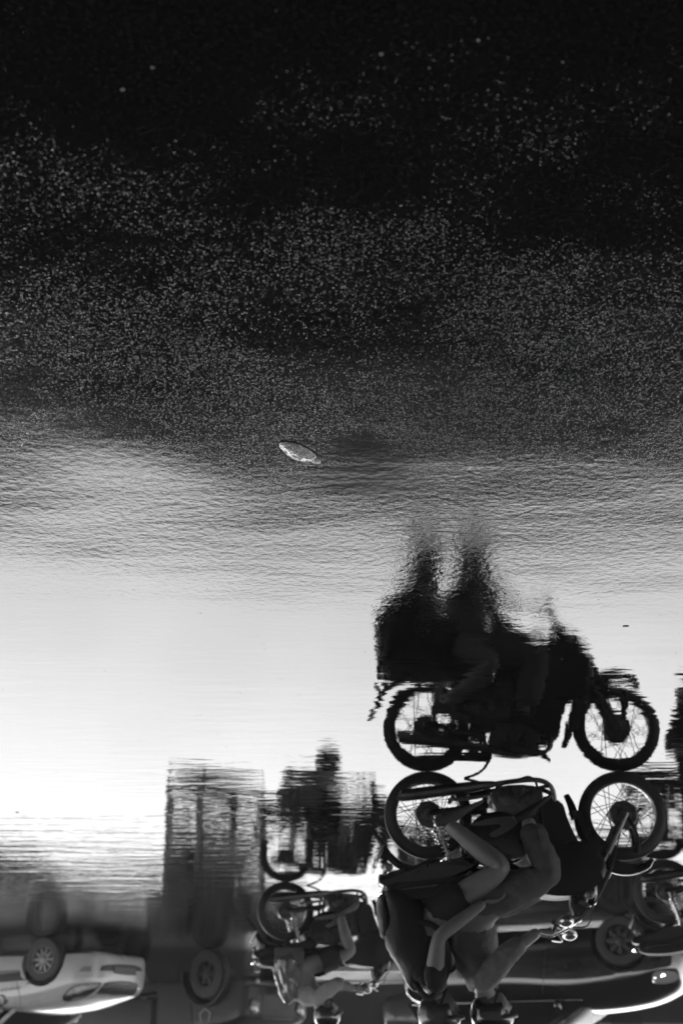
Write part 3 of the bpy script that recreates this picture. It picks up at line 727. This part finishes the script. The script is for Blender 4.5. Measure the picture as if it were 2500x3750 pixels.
class Proj:
    """puts trim on a body where the photograph shows it"""
    def __init__(s, root, body):
        s.root = root; bpy.context.view_layer.update(); s.mw = Matrix.Translation(root.location) @ Matrix.Rotation(root.rotation_euler.z, 4, 'Z'); s.inv = s.mw.inverted()
        bm = bmesh.new(); bm.from_mesh(body.data); bm.transform(s.mw); s.bvh = BVHTree.FromBMesh(bm); bm.free(); s.last = 20
    def hit(s, px, py, off):
        d = ray(px, py); o = Vector((0, 0, CH)); loc, nrm, i, dist = s.bvh.ray_cast(o, d.normalized())
        if loc is None:
            loc, nrm, i, _d = s.bvh.find_nearest(o + d.normalized() * s.last)
        else: s.last = dist
        if nrm.dot(d) > 0: nrm = -nrm
        return s.inv @ (loc + nrm * off), (s.inv.to_3x3() @ nrm)
    def patch(s, name, outline, m, off=.004, thick=.004, parent=None, smooth=2, cuts=3, mats=None):
        o2 = smooth_out(outline, smooth) if smooth > 1 else outline
        bm = bmesh.new(); vs_ = [bm.verts.new((x, y, 0)) for x, y in o2]; f = bm.faces.new(vs_)
        bmesh.ops.triangulate(bm, faces=[f])
        for _ in range(cuts):
            mx = max(e.calc_length() for e in bm.edges)
            es = [e for e in bm.edges if e.calc_length() > max(5, mx * .45)]
            if not es: break
            bmesh.ops.subdivide_edges(bm, edges=es, cuts=1); bmesh.ops.triangulate(bm, faces=bm.faces[:])
        tops = []
        for v in list(bm.verts):
            p, n_ = s.hit(v.co.x, v.co.y, off); v.co = p
        bmesh.ops.recalc_face_normals(bm, faces=bm.faces[:])
        if thick:
            bm.normal_update(); fs = bm.faces[:]; vs0 = bm.verts[:]; bnd = [e for e in bm.edges if e.is_boundary]
            dwn = {v: bm.verts.new(v.co - (v.normal if v.normal.length > .5 else Vector((0, 0, 1))) * thick) for v in vs0}
            for f_ in fs: bm.faces.new([dwn[v] for v in reversed(f_.verts)])
            for e in bnd:
                a_, b_ = e.verts; bm.faces.new((a_, b_, dwn[b_], dwn[a_]))
        return link(name, bm, m, parent or s.root)
    def line(s, name, pts, r, m, parent=None, off=.001):
        bm = bmesh.new(); q = smooth_path([Vector((a, b, 0)) for a, b in pts], 5)
        tube(bm, [s.hit(v.x, v.y, off)[0] for v in q], r, 6, smooth=False); return link(name, bm, m, parent or s.root)

def orient(root, wheel_px, contact_py, phi, wheel_local):
    """root so that its near front wheel (local x, y) touches the road at a pixel; phi = heading turned towards the camera"""
    g = gnd(wheel_px, contact_py); rz = math.pi + phi            # local +x -> world (-cos, -sin)
    v = Matrix.Rotation(rz, 3, 'Z') @ Vector((wheel_local[0], wheel_local[1], 0))
    root.location = (g.x - v.x, g.y - v.y, 0); root.rotation_euler = (0, 0, rz)
def cabin(root, tabs, glass, paint, w0, w1):
    """tabs = (x rear bottom, x rear top, x front top, x front bottom, belt z rear, belt z front, roof z)"""
    xb, xt, ft, fb, zb, zf, zr = tabs
    bm = bmesh.new()
    def ring(t): return None
    # roof
    r0 = bmesh.ops.create_grid(bm, x_segments=14, y_segments=10, size=1)
    for v in r0['verts']:
        u, k = v.co.x, v.co.y; x = xt + (ft - xt) * (u + 1) / 2; v.co = Vector((x, k * w1, zr - .05 * k * k - .06 * abs(u) ** 3))
    bmesh.ops.solidify(bm, geom=bm.faces[:], thickness=.03)
    link('roof', bm, paint, root)
    xm = (ft + xt) / 2 + .1
    for s in (-1, 1):
        for (a, b) in (((fb, zf), (ft, zr - .09)), ((xb, zb), (xt, zr - .09)), ((xm, (zb + zf) / 2), (xm - .04, zr - .05))):
            bm = bmesh.new(); tube(bm, [Vector((a[0], s * (w0 - .01), a[1])), Vector(((a[0] + b[0]) / 2, s * (w0 * .45 + w1 * .55 + .02), (a[1] + b[1]) / 2)), Vector((b[0], s * (w1 - .005), b[1]))], .03, 8)
            link('pillar', bm, paint, root)
    def pane(nm, quad, bow):
        bm = bmesh.new(); n = 8; g = [[None] * (n + 1) for _ in range(n + 1)]
        for i in range(n + 1):
            for j in range(n + 1):
                u, v = i / n, j / n
                p = (quad[0] * (1 - u) + quad[1] * u) * (1 - v) + (quad[3] * (1 - u) + quad[2] * u) * v
                g[i][j] = bm.verts.new(p + bow * (4 * u * (1 - u) + .3 * 4 * v * (1 - v)))
        for i in range(n):
            for j in range(n): bm.faces.new((g[i][j], g[i + 1][j], g[i + 1][j + 1], g[i][j + 1]))
        bmesh.ops.solidify(bm, geom=bm.faces[:], thickness=.005)
        return link(nm, bm, glass, root)
    V = Vector
    pane('windscreen', [V((fb - .01, w0 - .03, zf)), V((fb - .01, -w0 + .03, zf)), V((ft, -w1 + .02, zr - .07)), V((ft, w1 - .02, zr - .07))], V((.05, 0, .02)))
    pane('rear_window', [V((xb, w0 - .03, zb)), V((xb, -w0 + .03, zb)), V((xt, -w1 + .02, zr - .07)), V((xt, w1 - .02, zr - .07))], V((-.03, 0, 0)))
    for s in (-1, 1):
        pane('side_window', [V((fb - .03, s * (w0 - .012), zf)), V((xm, s * (w0 - .012), (zf + zb) / 2)), V((xm, s * w1, zr - .05)), V((ft, s * w1, zr - .08))], V((0, s * .015, 0)))
        pane('side_window', [V((xm, s * (w0 - .012), (zf + zb) / 2)), V((xb, s * (w0 - .012), zb)), V((xt, s * w1, zr - .08)), V((xm, s * w1, zr - .05))], V((0, s * .015, 0)))

# ---------------- white hatchback on the left of the photograph
whitep = mat('white_paint', .5, .3, coat=.8, var=.04, vscale=2)
lensm = mat('headlamp_lens', .5, .12, coat=1, bump=.006, scale=14, var=.35, vscale=12)
grillm = mat('grille_black', .03, .4)
hatch = thing('hatchback_car', (0, 0, 0), 0, 'white hatchback with arrow emblem and lettering on its door, its front facing the motorcycles', 'car', None)
WX, WY = 2.42, .74                                                   # near front wheel; rear axle at x = 0
orient(hatch, 176, 3433, R(27), (WX, WY))
tabw = [(-.72, .45, .42, .62, 0), (-.66, .70, .30, .84, .01), (-.45, .80, .22, .93, .01), (0, .835, .2, .96, .01), (1.0, .845, .18, .93, .01), (1.75, .845, .18, .99, .02),
        (2.1, .84, .19, .97, .04), (2.5, .83, .2, .91, .05), (2.85, .80, .2, .83, .045), (3.08, .74, .2, .77, .03), (3.20, .62, .21, .70, .02), (3.26, .45, .26, .60, .01), (3.28, .30, .34, .5, 0)]
wb = link('body', body_loft(tabw, SEC_ROUND), whitep, hatch)
cut(wb, [(WX, .31, .365, .5, 1.1), (WX, .31, .365, -1.1, -.5), (0, .31, .365, .5, 1.1), (0, .31, .365, -1.1, -.5)])
bm = bmesh.new(); box(bm, (1.2, 0, .32), (3.4, 1.0, .3), None, .05); link('underbody', bm, plastic, hatch)
for x in (0, WX):
    for s in (1, -1): car_wheel(hatch, x, s * WY, .305, s, mat('hubcap_grey', .22, .35, .3))
cabin(hatch, (-.55, -.25, 1.25, 1.95, .95, .985, 1.48), glassd, whitep, .80, .60)
pr = Proj(hatch, wb)
pr.patch('headlight', [(229, 3655), (240, 3637), (262, 3616), (290, 3606), (340, 3601), (372, 3600), (345, 3632), (318, 3650), (285, 3664), (252, 3669), (236, 3665)], mat('lamp_seal', .03, .4), .003, .004)
hl = pr.patch('headlight', [(236, 3655), (246, 3639), (266, 3620), (292, 3610), (340, 3605), (360, 3605), (338, 3631), (314, 3646), (283, 3659), (254, 3664), (241, 3661)], lensm, .016, .006)
pr.patch('grille', [(350, 3640), (385, 3600), (400, 3595), (440, 3592), (480, 3595), (500, 3601), (505, 3612), (498, 3635), (490, 3642), (440, 3646), (380, 3647)], grillm, .006, .004, smooth=1)
pr.line('grille_bar', [(372, 3616), (430, 3613), (496, 3617)], .010, mat('grille_bar', .18, .3), off=.014)
pr.patch('emblem', [(443 + 10 * math.cos(a), 3632 + 10 * math.sin(a)) for a in [k * math.pi / 8 for k in range(16)]], mat('emblem_chrome', .5, .25, .9), .016, .004, smooth=1, cuts=1)
pr.line('emblem_ring', [(443 + 7 * math.cos(a), 3632 + 7 * math.sin(a)) for a in [k * math.pi / 6 for k in range(13)]], .006, grillm, off=.022)
pr.line('emblem_bar', [(437, 3637), (443, 3629), (449, 3627)], .006, grillm, off=.022)
pr.patch('air_intake', [(366, 3555), (372, 3538), (390, 3533), (440, 3531), (490, 3534), (512, 3542), (524, 3556), (500, 3557), (440, 3556)], grillm, .004, .004, smooth=1)
npl = pr.patch('number_plate', [(416, 3540), (492, 3546), (494, 3572), (440, 3570), (416, 3566)], mat('plate_dull', .12, .4), .02, .006, smooth=1)
pr.patch('fog_light', [(290, 3558), (300, 3543), (315, 3538), (336, 3538), (333, 3558)], mat('fog_lens', .28, .25, coat=1), .004, .004, smooth=1)
pr.line('bonnet_seam', [(0, 3700), (150, 3700), (205, 3692), (250, 3672)], .004, plastic)
pr.line('bonnet_seam', [(318, 3652), (370, 3650), (440, 3650), (500, 3645)], .004, plastic)
pr.patch('side_moulding', [(-60, 3574), (118, 3556), (118, 3588), (-60, 3603)], mat('moulding', .02, .5), .012, .012, smooth=1)
pr.patch('sill', [(-60, 3560), (118, 3548), (118, 3556), (-60, 3570)], mat('sill_grey', .2, .5), .008, .008, smooth=1)
pr.patch('side_marker', [(97, 3600), (112, 3597), (113, 3602), (98, 3605)], mat('marker_grey', .1, .4), .005, .004, smooth=1)
pr.line('door_seam', [(60, 3592), (72, 3640), (78, 3700), (82, 3730)], .004, plastic)
dark_print = mat('dark_print', .05, .5)
# arrow emblem on the door: two curved arrows turning round each other
pr.patch('arrow_decal', [(-3, 3647), (8, 3641), (18, 3645), (25, 3660), (25, 3668), (32, 3664), (29, 3673), (21, 3680), (10, 3679), (14, 3670), (16, 3660), (12, 3650), (4, 3648)], dark_print, .004, .002, smooth=1)
pr.patch('arrow_decal', [(-22, 3690), (-18, 3672), (-8, 3661), (4, 3662), (1, 3672), (-3, 3682), (2, 3690), (10, 3694), (20, 3690), (14, 3697), (4, 3700), (-10, 3699)], dark_print, .004, .002, smooth=1)
def text_on(proj, s, x0, y0, x1, y1, hgt, m, name='lettering', off=.004, slant=0):
    """lettering laid on a body between two photo points; the photograph shows it turned over"""
    cu = bpy.data.curves.new('t', 'FONT'); cu.body = s; cu.size = 1; to = bpy.data.objects.new('t', cu); col.objects.link(to)
    dg = bpy.context.evaluated_depsgraph_get(); me = bpy.data.meshes.new_from_object(to.evaluated_get(dg)); bpy.data.objects.remove(to)
    bm = bmesh.new(); bm.from_mesh(me); wd = max(v.co.x for v in bm.verts)
    for v in bm.verts:
        t = (v.co.x + slant * v.co.y) / wd; v.co = proj.hit(x0 + (x1 - x0) * t, y0 + (y1 - y0) * t + v.co.y * hgt, off)[0]
    bmesh.ops.solidify(bm, geom=bm.faces[:], thickness=.001)
    return link(name, bm, m, proj.root, smooth=False)
text_on(pr, 'ASUN', -1, 3622, 49, 3614, 18, dark_print, slant=.2)
text_on(pr, '.800', 50, 3614, 76, 3610, 18, mat('pale_print', .22, .5), slant=.2)
bm = bmesh.new()
for s in (1, -1):
    sphere(bm, (1.72, s * .93, 1.02), .09, (.6, 1, .75), 18, 12); tube(bm, [(1.75, s * .8, .98), (1.73, s * .9, 1.0)], .02, 8)
link('mirror', bm, whitep, hatch)
bm = bmesh.new()
for y0, y1 in ((.35, -.25), (-.2, -.7)): tube(bm, [(2.0, y0, .985), (1.9, (y0 + y1) / 2, 1.02), (1.82, y1, 1.06)], .008, 6)
link('wiper', bm, plastic, hatch)

# ---------------- black compact car behind the first motorcycle
blk = mat('gloss_black', .008, .12, coat=1.0)
comp = thing('compact_car', (0, 0, 0), 0, 'glossy black car side-on behind the nearest motorcycle, bonnet catching the sky', 'car', None)
orient(comp, 2265, 3352, R(26), (2.42, .74))
tabb = [(-.62, .5, .42, .7, 0), (-.56, .72, .32, .92, .01), (-.4, .8, .18, 1.0, .01), (0, .83, .14, 1.02, .01), (1.0, .84, .12, 1.03, .01), (1.5, .84, .12, 1.07, .03), (1.9, .84, .13, 1.07, .06),
        (2.5, .82, .15, .98, .09), (2.85, .77, .16, .89, .07), (3.05, .66, .18, .78, .04), (3.14, .48, .23, .6, .01), (3.17, .3, .3, .5, 0)]
cb = link('body', body_loft(tabb, SEC_SOFT), blk, comp)
cut(cb, [(2.42, .31, .365, .5, 1.1), (2.42, .31, .365, -1.1, -.5), (0, .31, .365, .5, 1.1), (0, .31, .365, -1.1, -.5)])
bm = bmesh.new(); box(bm, (1.2, 0, .26), (3.4, 1.15, .3), None, .05); link('underbody', bm, plastic, comp)
for x in (0, 2.42):
    for s in (1, -1): car_wheel(comp, x, s * .74, .305, s, mat('hubcap_dull', .05, .5, .2), 8, .205)
cabin(comp, (-.45, -.2, 1.2, 1.85, 1.0, 1.07, 1.5), glassd, blk, .80, .60)
pb = Proj(comp, cb)
pb.patch('headlight', [(2385, 3575), (2398, 3560), (2430, 3556), (2470, 3560), (2478, 3585), (2450, 3600), (2410, 3604), (2390, 3595)], mat('lamp_bright', .75, .08, .6, coat=1), .006, .006)
lampon = mat('lit_bulb', .8, .2)
lampon.node_tree.nodes['Principled BSDF'].inputs['Emission Color'].default_value = (1, 1, 1, 1); lampon.node_tree.nodes['Principled BSDF'].inputs['Emission Strength'].default_value = 5.0
for qx, qy in ((2394, 3592), (2424, 3578)): pb.patch('bulb', [(qx + 8 * math.cos(a), qy + 10 * math.sin(a)) for a in [k * math.pi / 6 for k in range(12)]], lampon, .016, .004, smooth=1, cuts=1)
pb.line('bumper_highlight', [(2318, 3508), (2400, 3502), (2480, 3490)], .006, chrome, off=.004)  # chrome strip drawn as the highlight along the bumper edge
pb.line('door_seam', [(2000, 3440), (1990, 3540), (1985, 3640)], .004, plastic)
pb.patch('side_light', [(2366, 3455), (2378, 3455), (2380, 3466), (2368, 3468)], lampon, .005, .005, smooth=1, cuts=1)
bm = bmesh.new()
for s in (1, -1):
    sphere(bm, (1.62, s * .93, 1.06), .09, (.6, 1, .8), 18, 12); tube(bm, [(1.66, s * .8, 1.0), (1.63, s * .9, 1.03)], .02, 8)
link('mirror', bm, blk, comp)
bm = bmesh.new()
for s in (1, -1): tube(bm, [(.42, s * .845, .84), (.47, s * .87, .845), (.57, s * .87, .845), (.62, s * .845, .84)], .011, 8)
link('door_handle', bm, chrome, comp)
bm = bmesh.new()
for s in (1, -1): tube(bm, [(-.4, s * .8, 1.01), (.8, s * .815, 1.0), (1.9, s * .81, 1.0)], .008, 6)
link('belt_trim', bm, chrome, comp)

# ---------------- dark bonneted truck, round headlights
dkp = mat('dark_truck_paint', .014, .55, coat=.08, var=.3, vscale=4)
trk = thing('truck', (0, 0, 0), 0, 'dark high truck with round headlights and a number plate, turning towards the motorcycles', 'truck', None)
TX, TY, TR = 2.6, .78, .37
orient(trk, 772, 3476, R(40), (TX, TY))
tabt = [(2.1, .78, .45, 1.2, .02), (2.2, .80, .42, 1.2, .03), (2.4, .80, .42, 1.17, .035), (3.05, .78, .42, 1.10, .035), (3.27, .73, .43, 1.02, .02), (3.32, .66, .48, .95, .01)]
tb = link('bonnet', body_loft(tabt, SEC_BOX, 50), dkp, trk)
cut(tb, [(TX, TR, .45, .5, 1.1), (TX, TR, .45, -1.1, -.5)])
bm = bmesh.new(); prism(bm, [(1.45, .45), (2.2, .45), (2.32, 1.28), (1.45, 1.28)], -.82, .82, .04); link('cab', bm, dkp, trk)
bm = bmesh.new(); box(bm, (1.83, 0, 2.62), (.86, 1.6, .34), None, .08)
for s in (1, -1):
    box(bm, (1.50, s * .76, 1.88), (.1, .08, 1.2), None, .01); box(bm, (2.22, s * .76, 1.88), (.09, .08, 1.2), None, .01)
box(bm, (1.49, 0, 1.72), (.05, 1.5, .9), None, .01)
link('cab_top', bm, mat('canvas_grey', .2, .8, var=.3, bump=.01, scale=6), trk)
bm = bmesh.new()
for k in range(5): tube(bm, [(1.5 + .17 * k, -.7, 2.95), (1.5 + .17 * k, .7, 2.95)], .014, 6)
for s in (1, -1): tube(bm, [(1.42, s * .72, 2.8), (1.42, s * .72, 2.95), (2.24, s * .72, 2.95), (2.24, s * .72, 2.8)], .018, 6, smooth=False)
link('roof_rack', bm, plastic, trk)
bm = bmesh.new(); box(bm, (.1, 0, .95), (2.6, 1.75, .5), None, .03); link('cargo_bed', bm, mat('box_grey', .035, .6, var=.3), trk)
bm = bmesh.new(); box(bm, (.8, 0, .48), (4.6, .7, .16), None, .01); link('chassis', bm, plastic, trk)
for x in (-.9, TX):
    for s in (1, -1): car_wheel(trk, x, s * TY, TR, s, mat('hub_black', .03, .5), 6, .2)
bm = bmesh.new(); tube(bm, [(3.45, -.86, .52), (3.47, 0, .52), (3.45, .86, .52)], .055, 12, flat=.6); link('bumper', bm, plastic, trk)
for s in (1, -1):
    bm = bmesh.new(); lathe(bm, [(.115, -.02), (.118, .03), (.10, .045), (.09, .04)], (3.30, s * .53, .86), 'x', 28); h_ = link('headlight', bm, mat('lamp_trim', .12, .3, .7), trk)
    bm = bmesh.new(); lathe(bm, [(.10, .035), (.07, .055), (0, .065)], (3.30, s * .53, .86), 'x', 28); link('lens', bm, mat('lens_truck', .3, .15, coat=1), h_)
    bm = bmesh.new(); sphere(bm, (3.50, s * .66, .5), .045, (.6, 1, 1), 14, 10); link('fog_lamp', bm, mat('lens_truck', .3, .15), trk)
bm = bmesh.new()
for k in range(9): box(bm, (3.335, 0, .66 + .045 * k), (.02, .72, .018), None, .004)
link('grille', bm, mat('grille_dull', .05, .4, .4), trk)
bm = bmesh.new(); box(bm, (3.53, -.02, .64), (.012, .42, .14), None, .004); plt = link('number_plate', bm, mat('plate_mid', .16, .4), trk)
bm = bmesh.new(); box(bm, (2.27, 0, 1.75), (.02, 1.45, .75), Matrix.Rotation(R(-6), 3, 'Y'), .004); link('windscreen', bm, glassd, trk)
for s in (1, -1):
    bm = bmesh.new(); box(bm, (1.82, s * .825, 1.8), (.5, .02, .7), None, .004); link('side_window', bm, glassd, trk)
    bm = bmesh.new(); prism(bm, [(TX + math.cos(R(a)) * .5, TR + math.sin(R(a)) * .5) for a in range(-5, 186, 10)] + [(TX + math.cos(R(a)) * .46, TR + math.sin(R(a)) * .46) for a in range(185, -6, -10)], s * .78, s * .92, .0); link('mudguard', bm, plastic, trk)
bm = bmesh.new()                       # shield-shaped emblem painted on the cab side
prism(bm, [(2.45, 1.06), (2.42, .94), (2.55, .86), (2.68, .94), (2.65, 1.06), (2.62, 1.06), (2.645, .95), (2.55, .89), (2.455, .95), (2.48, 1.06)], .8055, .8085); link('emblem', bm, decal, trk)
# ---------------- grey saloon beyond the traffic island
gry = mat('grey_car_paint', .03, .3, coat=.6)
sal = thing('saloon_car', (0, 0, 0), 0, 'dark grey saloon half hidden beyond the kerbed traffic island', 'car', None)
sal.location = (-1.9, 31.0, 0); sal.rotation_euler = (0, 0, R(188))
tabs_ = [(-1.0, .5, .42, .75, 0), (-.92, .74, .3, .88, .02), (-.5, .82, .24, .95, .02), (0, .85, .2, .95, .02), (1.0, .86, .2, .93, .01), (1.9, .86, .2, .95, .02), (2.5, .84, .2, .9, .03), (3.1, .78, .2, .8, .03), (3.3, .66, .25, .68, .01), (3.35, .4, .35, .55, 0)]
sb = link('body', body_loft(tabs_, SEC_ROUND), gry, sal)
cut(sb, [(2.5, .31, .37, .5, 1.1), (2.5, .31, .37, -1.1, -.5), (0, .31, .37, .5, 1.1), (0, .31, .37, -1.1, -.5)])
bm = bmesh.new(); box(bm, (1.2, 0, .34), (3.6, 1.0, .3), None, .05); link('underbody', bm, plastic, sal)
for x in (0, 2.5):
    for s in (1, -1): car_wheel(sal, x, s * .76, .31, s, MATS['hubcap_grey'], 8)
cabin(sal, (-.5, .1, 1.3, 2.1, .94, .95, 1.42), glassd, gry, .80, .58)

# ================================================================== traffic island, buildings
conc = mat('wet_concrete', .16, .35, coat=.5, bump=.004, scale=12, var=.25, vscale=3)
isl = thing('traffic_island', (0, 0, 0), 0, 'low pale concrete traffic island with a kerb, behind the motorcycles', 'traffic island', None)
bm = bmesh.new(); box(bm, (-3.2, 26.9, .06), (8.6, 2.6, .12), None, .0); link('slab', bm, conc, isl)
kerb_m = mat('kerb_stone', .3, .3, coat=.6, var=.2)
kx = -7.5; bm0 = bmesh.new(); box(bm0, (0, 0, 0), (.98, .16, .17), None, .02); k0 = link('kerb_stone', bm0, kerb_m, isl); k0.location = (kx + .5, 25.52, .085)
for i in range(1, 9):
    c = k0.copy(); col.objects.link(c); c.parent = isl; c.location = (kx + .5 + i, 25.52, .085)
for i in range(9):
    c = k0.copy(); col.objects.link(c); c.parent = isl; c.location = (kx + .5 + i, 28.28, .085)
wallm = mat('plaster_wall', .16, .8, var=.3, vscale=.6); roofm = mat('roof_sheet', .06, .6, var=.3, vscale=2)
def building(name, x0, x1, y, h, depth, label, nwin, floors):
    b = thing(name, ((x0 + x1) / 2, y, 0), 0, label, 'building', 'buildings across the street'); W = x1 - x0
    bm = bmesh.new(); box(bm, (0, depth / 2, h / 2), (W, depth, h)); link('wall', bm, wallm, b, False)
    bm = bmesh.new(); box(bm, (0, depth / 2 - .2, h + .1), (W + .5, depth + .6, .2), None, .02); link('roof', bm, roofm, b, False)
    for f in range(floors):
        for i in range(nwin):
            x = -W / 2 + W * (i + .5) / nwin; z = 1.7 + f * 3
            bm = bmesh.new(); box(bm, (x, -.04, z), (1.25, .10, 1.35), None, .01); fr = link('window', bm, roofm, b, False)
            bm = bmesh.new(); box(bm, (x, -.10, z), (1.08, .03, 1.18)); link('pane', bm, glassd, fr, False)
    bm = bmesh.new(); box(bm, (W * .02, -.06, 1.05), (1.0, .1, 2.1), None, .01); link('door', bm, plastic, b, False)
building('house', 3.6, 15, 48, 4.6, 8, 'long two-storey house seen only as a grey reflection on the left', 5, 1)
building('house', 15.5, 32, 50, 6.6, 9, 'taller house at the far left end of the street', 6, 2)
building('house', -14, -5.2, 50, 3.6, 8, 'low house seen as a reflection beside the nearest motorcycle', 4, 1)
building('house', -34, -15, 47, 6.0, 9, 'wide house at the far right end of the street', 7, 2)
building('house', -22, 22, -9, 7.5, 8, 'long unseen building added behind the camera to block light from that side', 9, 2)  # unseen, added to keep light off the camera side of riders and cars
bm = bmesh.new(); box(bm, (-.8, 52, 1.6), (8.6, .2, 3.2)); tag(link('boundary_wall', bm, wallm, smooth=False), 'low plaster wall closing the gap between the houses', 'wall')

# ================================================================== small things on the road
bm = bmesh.new(); g = gnd(1088, 1650)
def pat(q): return Vector((q.x, q.y, max(q.z, -.002)))
lump(bm, Vector((0, 0, .002)), (.042, .088, .010), 5, .010, pat, 2.0); lump(bm, Vector((-.004, .098, .001)), (.016, .034, .005), 9, .005, pat, 2.0)
for v in bm.verts:
    if v.co.z > .003: v.co.z += .0030 * noise.noise(v.co * 130) + .0018 * noise.noise(v.co * 420)
db = link('debris', bm, mat('wet_mortar', .6, .35, coat=.3, bump=.02, scale=160, var=.4, vscale=60)); MATS['wet_mortar'].node_tree.nodes['Principled BSDF'].inputs['Coat Weight'].default_value = 1; db.location = (g.x, g.y, 0); db.rotation_euler = (0, 0, R(34))
tag(db, 'flat crumb of pale broken mortar lying alone in the dark foreground puddle', 'debris')
for i, (px, py, s) in enumerate(((450, 325, .0035), (560, 245, .003), (1750, 145, .003), (1172, 805, .004), (1395, 195, .003))):
    bm = bmesh.new(); lump(bm, Vector((0, 0, 0)), (s * 1.3, s, s * .8), i * 3, .003, None, 2.0); o = link('pebble', bm, mat('pale_stone', .4, .4)); q = gnd(px, py); o.location = (q.x, q.y, s * .5)
    tag(o, ['tiny pale pebble in the black foreground, upper left of the photo', 'smaller pale pebble just above and right of the left pebble', 'tiny pale pebble at the top edge, right of centre', 'pale pebble in the dark asphalt nearest the middle', 'faint pebble on the black asphalt at top centre'][i], 'pebble', 'pebbles on the asphalt')
for i, (px, py) in enumerate(((65, 2975), (2290, 2293))):
    bm = bmesh.new(); lump(bm, Vector((0, 0, .001)), (.016, .010, .003), i + 20, .003, None, 2.0); o = link('litter', bm, mat('wet_leaf', .08, .4, coat=.5, var=.4)); q = gnd(px, py); o.location = (q.x, q.y, 0)
    tag(o, ['small dark scrap on the bright road at the left edge', 'small dark scrap on the bright road right of the riders\' reflection'][i], 'litter', 'scraps on the wet road')

# ================================================================== thin haze added to stand in for soft-focus bloom
hz = bpy.data.materials.new('bloom_haze'); hz.use_nodes = True; t = hz.node_tree; t.nodes.remove(t.nodes['Principled BSDF'])
pv = t.nodes.new('ShaderNodeVolumePrincipled'); pv.inputs['Color'].default_value = (.9, .9, .9, 1); pv.inputs['Density'].default_value = 0.0009; pv.inputs['Anisotropy'].default_value = 0.75
t.links.new(pv.outputs[0], t.nodes['Material Output'].inputs['Volume'])
bm = bmesh.new(); box(bm, (0, 25, 3.7), (110, 110, 9.4)); tag(link('haze', bm, hz, smooth=False), None, None, kind='stuff')
